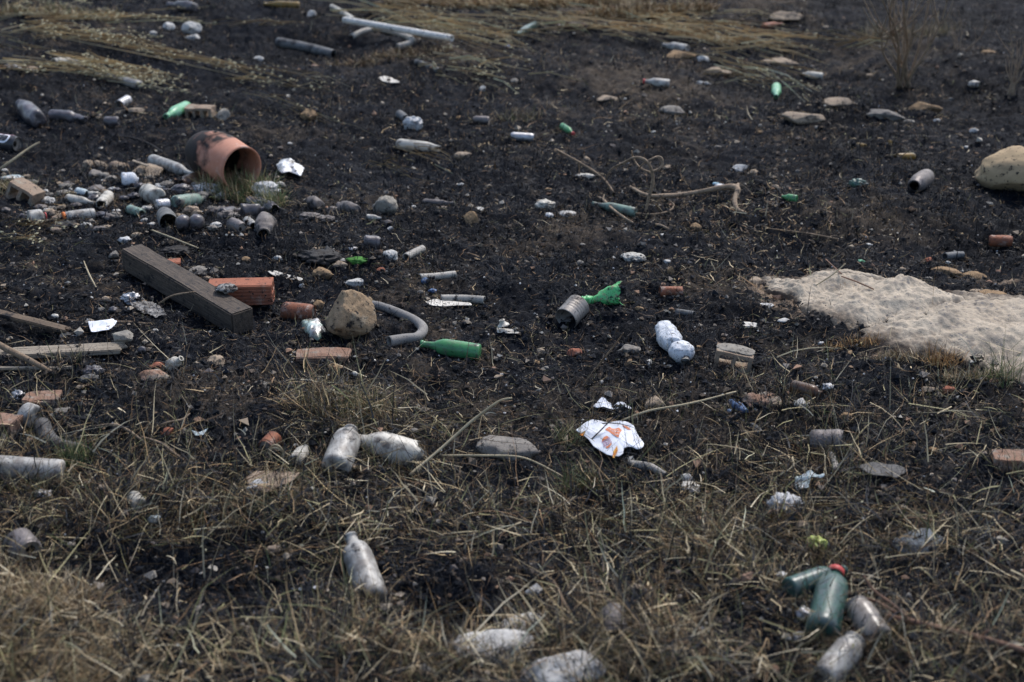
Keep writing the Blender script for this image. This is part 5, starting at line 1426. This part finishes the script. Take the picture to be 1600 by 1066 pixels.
crumple(583, 565, 11, 9, 'shell', 'white snail shell below the open end of the hose', 'snail_shell', 'shell', amp=.1, sub=3)
crumple(554, 585, 10, 11, 'shell', 'white snail shell right of the orange brown stone', 'snail_shell', 'shell', amp=.1, sub=3)

# ------------------------------------------------------------------ roots, branches, bush
def path_thing(paths, key, label, name, cat, parts='branch'):
    """paths: list of (photo places with height and thickness in pixels); the first is the main stem"""
    root = empty(name, P(paths[0][0][0], paths[0][0][1]))
    for pth in paths:
        pts, rr = [], []
        for (px, py, h, w) in pth:
            q = P(px, py, h); pts.append(q - root.location); rr.append(w / S(px, py) / 2)
        V, F = sweep(pts, rr, 8, rings=len(pts) * 6, wob=.08)
        obj(parts, mesh_np(parts, V, F), MT[key], root)
    tag(root, label, cat); return root
path_thing([[(1168, 334, .0, 5), (1152, 327, .02, 7), (1148, 312, .045, 8), (1153, 297, .07, 9), (1145, 292, .075, 10), (1128, 293, .07, 8), (1080, 302, .05, 7), (1040, 306, .035, 7), (1010, 305, .03, 6), (985, 292, .02, 4)],
            [(1150, 328, .01, 6), (1135, 324, .005, 4)], [(1152, 296, .07, 7), (1153, 288, .075, 5)]], 'root', 'thick bleached root with a knobbly elbow standing on black ash', 'tree_root', 'root')
path_thing([[(1008, 334, 0, 3), (1014, 308, .1, 5), (1020, 285, .19, 5), (1017, 262, .28, 4.5), (1006, 249, .33, 4), (992, 246, .33, 3.4), (975, 254, .28, 3), (955, 265, .2, 2.4), (946, 282, .1, 2)],
            [(1020, 268, .26, 4), (1032, 262, .28, 3.4), (1035, 250, .32, 3.2), (1027, 245, .34, 3), (1005, 256, .3, 2), (995, 270, .2, 1.6)],
            [(1017, 270, .24, 3), (1000, 262, .26, 2.6), (990, 248, .3, 2.4), (987, 236, .36, 1.8)]], 'root', 'thin pale root curling up in loops', 'tree_root', 'root')
path_thing([[(868, 233, .05, 2.5), (895, 248, .1, 3.4), (925, 266, .08, 4), (945, 282, .05, 4), (958, 300, .02, 3)], [(904, 254, .09, 2.4), (905, 265, .04, 2), (904, 272, .01, 2)]], 'twig', 'dark bent twig left of the looping root', 'twig', 'twig')
path_thing([[(928, 306, .0, 3), (942, 312, .02, 5), (955, 325, .03, 4), (975, 340, .02, 4), (990, 349, .0, 3)], [(942, 312, .02, 3), (944, 304, .04, 2)]], 'root', 'peeled yellow twig crossing the dusty green bottle', 'twig', 'twig')
path_thing([[(985, 333, .01, 3), (1020, 335, .02, 3), (1045, 330, .02, 3), (1053, 321, .03, 2.5), (1048, 315, .04, 2)]], 'twig', 'slim hooked twig below the dusty green bottle', 'twig', 'twig')
path_thing([[(1010, 352, .0, 3), (1030, 352, .02, 5), (1045, 358, .01, 3)]], 'root', 'short thick root piece below the hooked twig', 'tree_root', 'root')
path_thing([[(1200, 357, .01, 2), (1240, 362, .015, 3), (1280, 368, .015, 3), (1310, 374, .01, 2)]], 'twig', 'long thin twig lying on ash left of the sandstone slab', 'twig', 'twig')
path_thing([[(1315, 432, .10, 2), (1340, 441, .11, 2.5), (1365, 452, .1, 2)], [(1290, 405, .05, 1.5), (1315, 428, .1, 2)]], 'red_twig', 'reddish twig lying on the back edge of the sandstone slab', 'twig', 'twig')
path_thing([[(1275, 446, .12, 1.6), (1300, 430, .17, 2), (1321, 412, .22, 1.6)]], 'stalk', 'single pale straw leaning up from the sandstone slab', 'straw', 'straw')
path_thing([[(1640, 1030, .06, 9), (1560, 1004, .06, 9), (1480, 984, .06, 9), (1420, 970, .05, 9), (1385, 962, .03, 6)],
            [(1420, 968, .05, 6), (1395, 945, .10, 5), (1365, 922, .14, 4), (1350, 900, .18, 3)], [(1530, 996, .05, 4), (1545, 985, .09, 3)],
            [(1400, 957, .06, 4), (1362, 937, .06, 4), (1340, 942, .05, 4), (1332, 962, .04, 4), (1336, 990, .02, 3)]], 'red_twig', 'reddish brown forked branch at the bottom right corner', 'branch', 'branch')
path_thing([[(640, 742, .04, 4), (690, 700, .12, 4), (735, 660, .2, 4), (778, 628, .28, 3), (800, 622, .3, 2)]], 'stalk', 'thick dry stem arching up from the grass in the middle', 'dry_stem', 'stem')
path_thing([[(690, 712, .04, 3), (760, 712, .08, 3.5), (820, 716, .08, 3), (880, 745, .03, 2.5)]], 'stalk', 'long dry stem lying in an arc left of the wrapper', 'dry_stem', 'stem')
path_thing([[(956, 664, .02, 2.5), (1010, 643, .05, 3.4), (1080, 630, .07, 3.2), (1150, 612, .06, 2.4)]], 'stalk', 'long straight stem rising to the right above the wrapper', 'dry_stem', 'stem')
path_thing([[(913, 601, .0, 2.5), (928, 580, .08, 3), (942, 562, .15, 3), (960, 540, .22, 2.4), (974, 520, .29, 1.6)]], 'twig', 'slanting brown stem standing left of the earth clod', 'dry_stem', 'stem')
path_thing([[(-6, 268, .02, 3), (20, 250, .1, 4), (45, 232, .16, 3), (62, 222, .19, 2)]], 'stalk', 'pale straw stem leaning up at the left edge below the lettered can', 'dry_stem', 'stem')
path_thing([[(150, 666, .03, 3), (180, 664, .05, 5), (205, 676, .04, 5), (230, 695, .01, 3)]], 'root', 'curved peeled root on the dark mound', 'tree_root', 'root')
path_thing([[(222, 683, .03, 3), (250, 692, .05, 4), (272, 708, .03, 4), (290, 722, .0, 3)]], 'root', 'second curved peeled root right of the first on the dark mound', 'tree_root', 'root')
path_thing([[(243, 667, .02, 1.5), (262, 660, .05, 3), (285, 655, .05, 3), (297, 646, .06, 2)]], 'root', 'short light root twig above the rusty orange pebble', 'twig', 'twig')
path_thing([[(422, 712, .02, 3), (425, 698, .06, 3), (434, 696, .08, 3), (442, 706, .05, 3), (440, 720, .02, 3), (428, 722, .01, 3), (421, 706, .04, 3), (432, 700, .07, 3), (452, 712, .03, 3), (470, 718, .01, 2)]], 'stalk', 'tangle of pale looped cord in the grass', 'cord', 'cord')
path_thing([[(131, 408, .02, 1.5), (140, 430, .05, 2.6), (155, 458, .0, 2)]], 'stalk', 'single straw standing left of the beam', 'straw', 'straw')
path_thing([[(233, 358, .03, 2), (270, 372, .05, 2.5), (310, 388, .02, 2)]], 'stalk', 'long straw lying behind the beam', 'straw', 'straw')
path_thing([[(248, 475, .04, 3), (270, 462, .09, 3), (305, 456, .14, 2)]], 'twig', 'thin curved twig leaning on the beam', 'twig', 'twig')
path_thing([[(165, 248, .01, 2), (195, 213, .01, 2), (235, 226, .01, 3), (262, 246, .01, 3)]] if False else [[(178, 214, .01, 2), (205, 215, .015, 3), (235, 226, .015, 3), (262, 243, .01, 2)]], 'char_twig', 'black wire curving on the ash left of the pot', 'wire', 'wire')
for i, (a, b, c, lab) in enumerate([
    ((180, 680), (183, 640), (168, 598), 'dark upright burnt stem on the left mound'), ((146, 700), (148, 660), (147, 600), 'tall black stem left of the peeled root'),
    ((1275, 640), (1277, 600), (1290, 560), 'burnt stem beside the pale rounded stone'), ((1345, 720), (1340, 690), (1338, 640), 'dark stem right of the burnt can'),
    ((1430, 735), (1438, 700), (1425, 655), 'tan stem standing in the right stubble'), ((1100, 690), (1105, 640), (1098, 610), 'dark stem right of the tan stone')]):
    path_thing([[(a[0], a[1], 0, 3), (b[0], b[1] + (a[1] - b[1]) * .95, (a[1] - b[1]) / S(*a) * .9, 2.6), (c[0], c[1] + (a[1] - c[1]) * .95, (a[1] - c[1]) / S(*a) * .9, 1.4)]], 'char_twig' if i % 2 == 0 else 'twig', lab, 'burnt_stem', 'stem')

def bush(cx, cy, n, hgt, spread, seed, label, name='bare_bush', w=8.0, key='root'):
    r = random.Random(seed)
    base = P(cx, cy); root = empty(name, base)
    s = S(cx, cy)
    for k in range(n):
        az = r.uniform(0, 2 * math.pi); ln = hgt * r.uniform(.55, 1.0); le = r.uniform(.08, spread)
        d = Vector((math.cos(az) * math.sin(le), math.sin(az) * math.sin(le) * .7, math.cos(le)))
        p = Vector((r.uniform(-.05, .05), r.uniform(-.03, .03), 0)); pts = [p.copy()]
        for j in range(5):
            d = (d + Vector((r.uniform(-.22, .22), r.uniform(-.2, .2), r.uniform(-.05, .12)))).normalized(); p = p + d * ln / 5; pts.append(p.copy())
        w0 = w / s * r.uniform(.5, 1) / 2
        V, F = sweep(pts, [w0 * (1 - .15 * j) for j in range(6)], 6, rings=18)
        parts = [(V, F)]
        for j in range(r.randint(3, 6)):
            q = pts[r.randint(1, 4)]; dd = (d + Vector((r.uniform(-1, 1), r.uniform(-.8, .8), r.uniform(-.1, .6)))).normalized(); l2 = ln * r.uniform(.15, .4)
            e = [q, q + dd * l2 * .5, q + dd * l2 + Vector((r.uniform(-.1, .1) * l2, 0, .25 * l2))]
            parts.append(sweep(e, [w0 * .5, w0 * .4, w0 * .2], 5, rings=8))
        V, F = join(parts)
        obj('branch', mesh_np('branch', V, F), MT[key], root)
    tag(root, label, 'bush'); return root
bush(1410, 138, 9, 1.25, .95, 5, 'bare leafless bush of thin brown twigs on the upper right')
bush(1575, 150, 6, .5, .5, 8, 'small bare bush with pale twigs at the right edge', w=4)
bush(1500, 80, 4, .5, .5, 11, 'wispy bare twigs right behind the leafless bush', w=3)

# straw bundles: long fallen stalks with seed husks, and standing tufts, each a thing
STRAW = np.array([(.64, .51, .32), (.52, .40, .24), (.68, .57, .40), (.34, .25, .15)])
def straw_bundle(lines, n, label, jit=14, name='fallen_straw', lw=.0042, col=TAN, husk=1.0, hs=1.0):
    roots, az, ln = [], [], []
    V, F, C, o = [], [], [], 0
    HV = OCT * [1, .42, .42]
    for i in range(n):
        (x0, y0, x1, y1) = lines[i % len(lines)]
        a = np.array([x0, y0]) + rng.normal(0, jit, 2) * [1.5, .55]; t0, t1 = sorted(rng.uniform(-.05, 1.05, 2))
        if t1 - t0 < .25: t1 = t0 + .25 + rng.random() * .3
        b = np.array([x1, y1]) + rng.normal(0, jit, 2) * [1.5, .55]
        p = a + (b - a) * t0; q = a + (b - a) * t1
        A = P(*p, .01 + rng.random() * .05); B = P(*q, .01 + rng.random() * .04)
        M = (A + B) / 2 + Vector((rng.normal(0, .02), rng.normal(0, .02), rng.random() * .05))
        w = lw * rng.uniform(.6, 1.2); c = pick(col, 1)[0]
        pts = [A, A.lerp(M, .5) * 1.0, M, M.lerp(B, .5), B]; up = Vector((0, -.5, .85)) * w / 2
        for k, pt in enumerate(pts): V += [tuple(pt - up * (1 - .15 * k)), tuple(pt + up * (1 - .15 * k))]
        for k in range(4): F.append((o + 2 * k, o + 2 * k + 1, o + 2 * k + 3)); F.append((o + 2 * k, o + 2 * k + 3, o + 2 * k + 2))
        C += [c] * 10; o += 10
        for h in range(int(rng.poisson(3 * husk))):
            t = rng.uniform(.4, 1); pt = A.lerp(M, t * 2) if t < .5 else M.lerp(B, t * 2 - 1)
            pt = pt + Vector((rng.normal(0, .015), rng.normal(0, .02), rng.uniform(-.01, .02))); sc = hs * rng.uniform(.006, .011); a_ = rng.uniform(0, 6.28)
            R = np.array([[math.cos(a_), -math.sin(a_), 0], [math.sin(a_), math.cos(a_), 0], [0, 0, 1]])
            V += [tuple(v) for v in (HV * sc) @ R.T + np.array(pt[:])]; F += [tuple(int(i) + o for i in f) for f in OCF]; C += [np.array([.44, .40, .26]) * rng.uniform(.6, 1.2)] * 6; o += 6
    V = np.array(V); c0 = V.mean(0)
    ob = obj(name, mesh_np(name, V - c0, np.array(F), False, np.array(C)), MT['blade'], None, Matrix.Translation(c0))
    ob['kind'] = 'stuff'
    return ob
straw_bundle([(0, 30, 330, 28), (20, 36, 260, 80), (60, 45, 400, 115), (-20, 60, 250, 130), (-20, 95, 240, 125), (40, 45, 160, 60), (100, 85, 250, 135), (0, 20, 140, 12)], 120, 'sheaf', husk=3.5, jit=14, lw=.016, hs=1.9, col=STRAW)
straw_bundle([(540, 10, 780, 60), (600, 0, 800, 40), (640, 30, 830, 75), (650, 90, 800, 115), (560, 20, 700, 30)], 110, 'sheaf', husk=1.5, jit=26, lw=.016, hs=1.6, col=STRAW)
straw_bundle([(760, 5, 900, 40), (860, 25, 1080, 60), (900, 15, 1180, 70), (1000, 20, 1200, 45), (1120, 95, 1260, 140), (1060, 40, 1190, 70), (1100, 60, 1300, 75)], 170, 'sheaf', husk=1.2, jit=24, lw=.016, hs=1.6, col=STRAW)
straw_bundle([(330, 40, 480, 35), (400, 98, 520, 125), (380, 135, 520, 190), (350, 120, 480, 140), (0, 370, 90, 385), (0, 350, 100, 352)], 60, 'sheaf', husk=.5, jit=6, lw=.007, hs=1.5)
straw_bundle([(1290, 75, 1420, 60), (1300, 50, 1400, 90), (1120, 120, 1200, 130), (640, 230, 720, 262), (580, 250, 670, 275)], 60, 'sheaf', husk=.1, jit=10, lw=.008)
straw_bundle([(0, 378, 130, 382), (0, 350, 60, 365), (0, 372, 60, 360), (40, 385, 100, 405)], 12, 'sheaf', husk=.1, jit=5)
# loose long stems in the lower grass
straw_bundle([(560, 700, 800, 640), (380, 760, 520, 690), (150, 840, 420, 830), (240, 960, 460, 1000), (780, 790, 1000, 840), (860, 950, 1080, 930), (1000, 860, 1200, 850), (1080, 980, 1220, 900),
              (1180, 800, 1320, 900), (1260, 760, 1420, 830), (540, 1010, 760, 960), (640, 960, 760, 1010), (1300, 930, 1460, 1010), (60, 860, 240, 900), (1400, 760, 1560, 850), (1000, 800, 1180, 780), (400, 880, 560, 800), (900, 1040, 1100, 960)], 210, 'stems', husk=.05, jit=34, lw=.0055)

def tuft(cx, cy, n, rx, ry, hmin, hmax, pal, label, name='grass_tuft', lean=.35, width=.003):
    s = S(cx, cy); c = P(cx, cy)
    a = rng.uniform(0, 2 * np.pi, n); q = np.sqrt(rng.random(n))
    x = c.x + np.cos(a) * q * rx / s; y = c.y + np.sin(a) * q * ry / s * 2.2
    col = mixpal(n, pal)
    o = blades(name, np.stack([x, y, height(x, y)], -1), rng.uniform(0, 2 * np.pi, n), np.abs(rng.normal(lean, .25, n)), rng.uniform(hmin, hmax, n), rng.uniform(.7, 1.2, n) * width, rng.normal(.5, .4, n), col, 4, .2)
    tag(o, label, 'grass'); return o
GRN = np.array([(.10, .15, .05), (.15, .2, .08), (.2, .23, .1), (.08, .12, .05)])
tuft(370, 305, 1100, 60, 18, .06, .18, [(1.2, GRN), (1, OLV), (.9, TAN), (.3, BRN)], 'green and straw coloured tuft growing in front of the pot mouth', width=.0042)
tuft(425, 325, 260, 22, 14, .08, .2, [(1, GRN), (1, OLV), (.6, TAN)], 'grassy tuft in front of the grey white bag', width=.004)
tuft(1568, 600, 80, 26, 10, .1, .26, [(1, GRN), (1, OLV), (.3, TAN)], 'tall thin green tuft at the right edge below the sandstone slab', lean=.2)
tuft(1475, 572, 130, 26, 6, .05, .14, [(1, TAN * np.array([1.1, .85, .6])), (.4, BRN)], 'orange dry tuft at the middle of the lower sandstone edge', lean=.25)
tuft(1335, 540, 260, 50, 8, .02, .07, [(1.3, TAN * np.array([1.1, .85, .6])), (.5, BRN)], 'short orange dry tuft at the lower left sandstone edge')
tuft(1410, 562, 260, 60, 8, .02, .07, [(1.3, TAN), (.5, BRN)], 'short straw tuft along the lower sandstone edge')
tuft(1520, 594, 260, 60, 8, .03, .08, [(1.3, TAN), (.6, OLV)], 'pale straw tuft below the right part of the sandstone slab')
tuft(1320, 456, 260, 30, 10, .03, .09, [(1.3, TAN * np.array([1.1, .8, .5])), (.4, BRN)], 'orange dry tuft growing on the back of the sandstone slab')
tuft(20, 300, 260, 35, 14, .05, .15, [(1, TAN), (1, OLV)], 'yellowish weeds above the tilted clay block', width=.004)
tuft(120, 725, 160, 22, 10, .06, .13, [(1.4, GRN), (.6, OLV)], 'small fresh green tuft right of the big frosted bottle')
tuft(905, 765, 160, 34, 10, .08, .16, [(1, GRN * .7), (1, OLV), (.7, BRN)], 'sparse green stems below the wrapper')
tuft(890, 690, 90, 26, 8, .05, .13, [(1, GRN * .8), (1, OLV), (.6, TAN)], 'sparse green tuft left of the wrapper')
tuft(810, 188, 120, 40, 8, .05, .14, [(1, OLV), (.6, TAN), (.5, BRN)], 'olive tuft on the ash in the upper middle')
tuft(1415, 60, 600, 80, 12, .05, .16, [(1, TAN * .8), (.4, OLV)], 'dry tuft around the stems of the bare bush')
tuft(880, 8, 3000, 150, 12, .08, .22, [(1, TAN), (.3, BRN)], 'bleached standing grass at the top edge in the middle', width=.010, lean=.7)
tuft(1010, 20, 1800, 110, 12, .06, .18, [(1, TAN * .9), (.5, BRN)], 'brownish standing grass at the top edge right of the bleached grass', width=.010, lean=.6)
tuft(60, 1052, 2600, 110, 22, .05, .14, [(1, TAN)], 'thick mat of bleached straw in the bottom left corner', lean=1.1, width=.0034)
tuft(70, 940, 1300, 90, 22, .05, .13, [(1, TAN * .8), (.3, BRN)], 'reddish straw mat above the bottom left corner', lean=.8, width=.0032)
tuft(545, 640, 500, 80, 20, .04, .14, [(.7, TAN * .9), (1, OLV), (.4, BRN)], 'olive dry tuft on the mound above the cream bottle')

tuft(700, 12, 1500, 100, 10, .06, .18, [(1, TAN * .85), (.5, BRN)], 'yellowish standing grass at the top edge right of the white pipe', width=.009, lean=.7)
tuft(600, 95, 500, 110, 10, .04, .12, [(1, TAN * .6), (.8, BRN)], 'low brown stubble around the white pipe', width=.007, lean=.6)
tuft(60, 20, 900, 130, 14, .05, .16, [(1, TAN * .7), (.6, OLV), (.4, BRN)], 'low dull grass in the top left corner', width=.008, lean=.6)


# small melted and burnt bits in the bottle heap and loose stones over the ash, each told by its colour and its neighbour
USED = set()
def where(px, py, marks):
    m = sorted(marks, key=lambda q: math.hypot(q[1] - px, (q[2] - py) * 2.2))
    outs = []
    for q in m[:6]:
        dx, dy = px - q[1], (py - q[2]) * 2.0
        far = math.hypot(dx, dy)
        d = []
        if abs(dy) > .4 * abs(dx): d.append('beyond' if dy < 0 else 'in front of')
        if abs(dx) > .4 * abs(dy): d.insert(0, 'left' if dx < 0 else 'right')
        s = ' and '.join(d) if len(d) == 2 else d[0]
        if s in ('left', 'right'): s += ' of'
        outs.append((('just ' if far < 45 else 'some way ' if far < 130 else 'far ') + s, q[0]))
    return outs
def told(base, px, py, marks):
    o = where(px, py, marks)
    for s, nme in o:
        for ex in ('',):
            t = base + ' ' + s + ' the ' + nme
            if t not in USED and len(t.split()) <= 16: USED.add(t); return t
    t = base + ' between the ' + o[0][1] + ' and the ' + o[1][1]
    USED.add(t); return t
HM = [('terracotta pot', 345, 245), ('open white can', 262, 319), ('black round tin', 262, 342), ('orange capped bottle', 120, 337), ('ribbed white bottle', 200, 280), ('tilted clay block', 30, 300), ('clear jar', 58, 340),
      ('torn white film', 322, 297), ('squat round jar', 414, 352), ('yellow lined bowl', 295, 345), ('pale greenish bottle', 295, 314), ('long bluish bottle', 272, 262), ('crushed pale bottle', 236, 303), ('grey white bag', 416, 300), ('brown block', 228, 262), ('small green bottle end', 212, 330)]
GM = [('terracotta pot', 345, 245), ('timber beam', 290, 460), ('tan boulder', 545, 500), ('bent hose', 650, 505), ('green glass bottle', 705, 545), ('grey tin can', 893, 487), ('melted green bottle', 945, 466), ('melted white bottle', 1050, 537), ('mortar topped block', 1144, 562),
      ('printed wrapper', 952, 697), ('torn white paper', 955, 637), ('burnt can', 1292, 688), ('sandstone slab', 1400, 480), ('beige boulder', 1565, 270), ('thick root', 1120, 300), ('curling root', 1015, 270), ('bare bush', 1410, 130), ('dusty green bottle', 960, 325), ('knobbly grey stone', 603, 322),
      ('cream bottle', 600, 700), ('sunken ribbed brick', 505, 558), ('weathered plank', 100, 545), ('whitish bottle with pink neck', 1025, 130), ('pale broken bottle', 655, 228), ('light grey can', 815, 214), ('foam slab', 990, 403), ('rusty tin', 1046, 456), ('tan wedge stone', 736, 343), ('white crumple', 645, 195),
      ('round greyish jar', 1440, 282), ('upended green bottle', 1213, 140), ('red brick at the right edge', 1580, 712), ('rusty can at the right', 1562, 376), ('grey rock slab', 798, 696), ('straight grey pipe', 722, 468), ('broken black tube', 1165, 665), ('brown broken bottle', 1262, 610), ('green melted lump', 1340, 289)]
CN = dict(purple_glass='purplish', dark_glass='black', white_rock='whitish', grey_rock='grey', tan_rock='tan', burnt_can='brownish grey', clear_glass='frosted', ochre_rock='ochre', dirty_brick='reddish')
HEAP = [(i, j) for i, j in zip(rng.uniform(90, 440, 96), rng.uniform(276, 358, 96))] + [(i, j) for i, j in zip(rng.uniform(0, 110, 18), rng.uniform(265, 345, 18))]
for (i, j) in HEAP:
    w_ = float(rng.uniform(9, 24)); key = ['purple_glass', 'tan_rock', 'white_rock', 'grey_rock', 'tan_rock', 'dark_glass', 'grey_rock', 'clear_glass'][int(rng.integers(0, 8))]
    crumple(float(i), float(j), w_, w_ * float(rng.uniform(.45, .8)), key, told(('tiny ' if w_ < 12 else 'small ' if w_ < 16 else '') + CN[key] + ' scorched lump', i, j, HM), 'clinker', 'clinker', amp=.42, sub=3, group='scorched lumps in the bottle heap')
STR = [(rng.uniform(380, 1560), rng.uniform(90, 420)) for _ in range(34)] + [(rng.uniform(20, 1580), rng.uniform(420, 700)) for _ in range(50)]
for (i, j) in STR:
    w_ = float(rng.uniform(7, 15)); key = ['grey_rock', 'ochre_rock', 'tan_rock', 'grey_rock', 'white_rock', 'dirty_brick'][int(rng.integers(0, 6))]
    rock(float(i), float(j), w_, w_ * float(rng.uniform(.4, .7)), key, told(('tiny ' if w_ < 10 else 'small ') + 'loose ' + CN[key] + ' stone', i, j, GM), sub=2, cuts=8, rough=.15, group='small loose stones strewn over the burnt ground')

BUR = [(1.4, BLK), (.9, BRN), (.8, OLV), (.9, TAN)]
for (tx, ty, tn, rx_, lab) in [(578, 945, 150, 40, 'dry stems growing in front of the sooty clear bottle'), (520, 742, 120, 34, 'dry stems growing in front of the frosted squat bottle'), (612, 738, 130, 50, 'dry stems growing in front of the cream bottle'),
        (1280, 1008, 110, 34, 'charred stems in front of the teal bottle'), (1375, 1018, 120, 34, 'charred stems in front of the tan grey bottle'), (1300, 1068, 120, 50, 'dry stems at the bottom edge in front of the frosted grey bottle'),
        (40, 764, 170, 70, 'dry stems growing in front of the big frosted bottle'), (30, 882, 120, 40, 'dry stems in front of the grey can end at the left edge'), (960, 1005, 100, 30, 'dry stems in front of the grey purple bottle'),
        (790, 1040, 260, 90, 'dry stems growing through the big pale flat rock'), (820, 992, 90, 40, 'dry stems between the two pale rocks'), (1230, 816, 90, 34, 'burnt stems in front of the crumpled grey white bag'), (1445, 866, 90, 44, 'burnt stems in front of the bluish slab'),
        (1292, 712, 70, 34, 'burnt stems in front of the burnt can'), (1275, 874, 80, 24, 'burnt stems in front of the lime green tin'), (1582, 742, 60, 26, 'burnt stems in front of the brick at the right edge'), (1150, 592, 60, 34, 'short dry stems in front of the mortar topped block'),
        (548, 545, 50, 30, 'dry stems at the foot of the tan boulder'), (425, 790, 150, 50, 'dry stems in front of the dirty cloth'), (90, 715, 90, 50, 'dry stems below the bent scorched gutter piece')]:
    tuft(tx, ty, tn, rx_, 7, .04, .16 if ty > 700 else .07, BUR, lab, lean=.5, width=.0026)
# ------------------------------------------------------------------ burnt stubble, crumbs and straw gathered round every thing
bpy.context.view_layer.update()
sx, sy = [], []
for o in [q for q in COL.objects if q.parent is None and 'category' in q.keys() and 'group' not in q.keys() and q['category'] not in ('grass', 'straw', 'stem')]:
    bb = []
    for m in ([o] if o.type == 'MESH' else list(o.children)):
        if m.type == 'MESH': bb += [m.matrix_world @ Vector(k) for k in m.bound_box]
    if not bb: continue
    x0, x1 = min(v.x for v in bb), max(v.x for v in bb); y0, y1 = min(v.y for v in bb), max(v.y for v in bb)
    w, h = x1 - x0, y1 - y0
    if w > 1.6: continue
    k = int(18 + 220 * (w + h)); k = min(k, 170)
    a = rng.uniform(0, 2 * np.pi, k); q = rng.uniform(.42, .85, k)
    sx.append((x0 + x1) / 2 + np.cos(a) * (w * q + .012)); sy.append((y0 + y1) / 2 + np.sin(a) * (h * q + .012))
x = np.concatenate(sx); y = np.concatenate(sy); n = len(x)
near = y < 5.4
col = mixpal(n, [(3, BLK), (1.2, BRN), (.35 + .8 * near, TAN * .8), (.2 + .5 * near, OLV)])
hh = rng.gamma(3, .012, n).clip(.012, .12) * np.where(near, 2.0, 1)
o = blades('stubble_round_the_litter', on_ground(x, y, -.004), rng.uniform(0, 2 * np.pi, n), np.abs(rng.normal(.45, .35, n)), hh, rng.uniform(.0018, .0042, n), rng.normal(.4, .5, n), col, 3, .3)
tag(o, kind='stuff')
k = rng.random(n) < .8; x, y = x[k] + rng.normal(0, .012, k.sum()), y[k] + rng.normal(0, .012, k.sum()); n = len(x)
crumbs('crumbs_round_the_litter', x, y, rng.gamma(2, .003, n).clip(.002, .018), mixpal(n, [(3, BLK), (1.4, np.array([(.06, .05, .04), (.10, .08, .06)])), (.25, np.array([(.3, .25, .2), (.4, .38, .34)]))]))
print('THINGS', len([q for q in COL.objects if q.parent is None]), 'tris', sum(len(p.data.loop_triangles) or len(p.data.polygons) * 2 for p in COL.objects if p.type == 'MESH'))
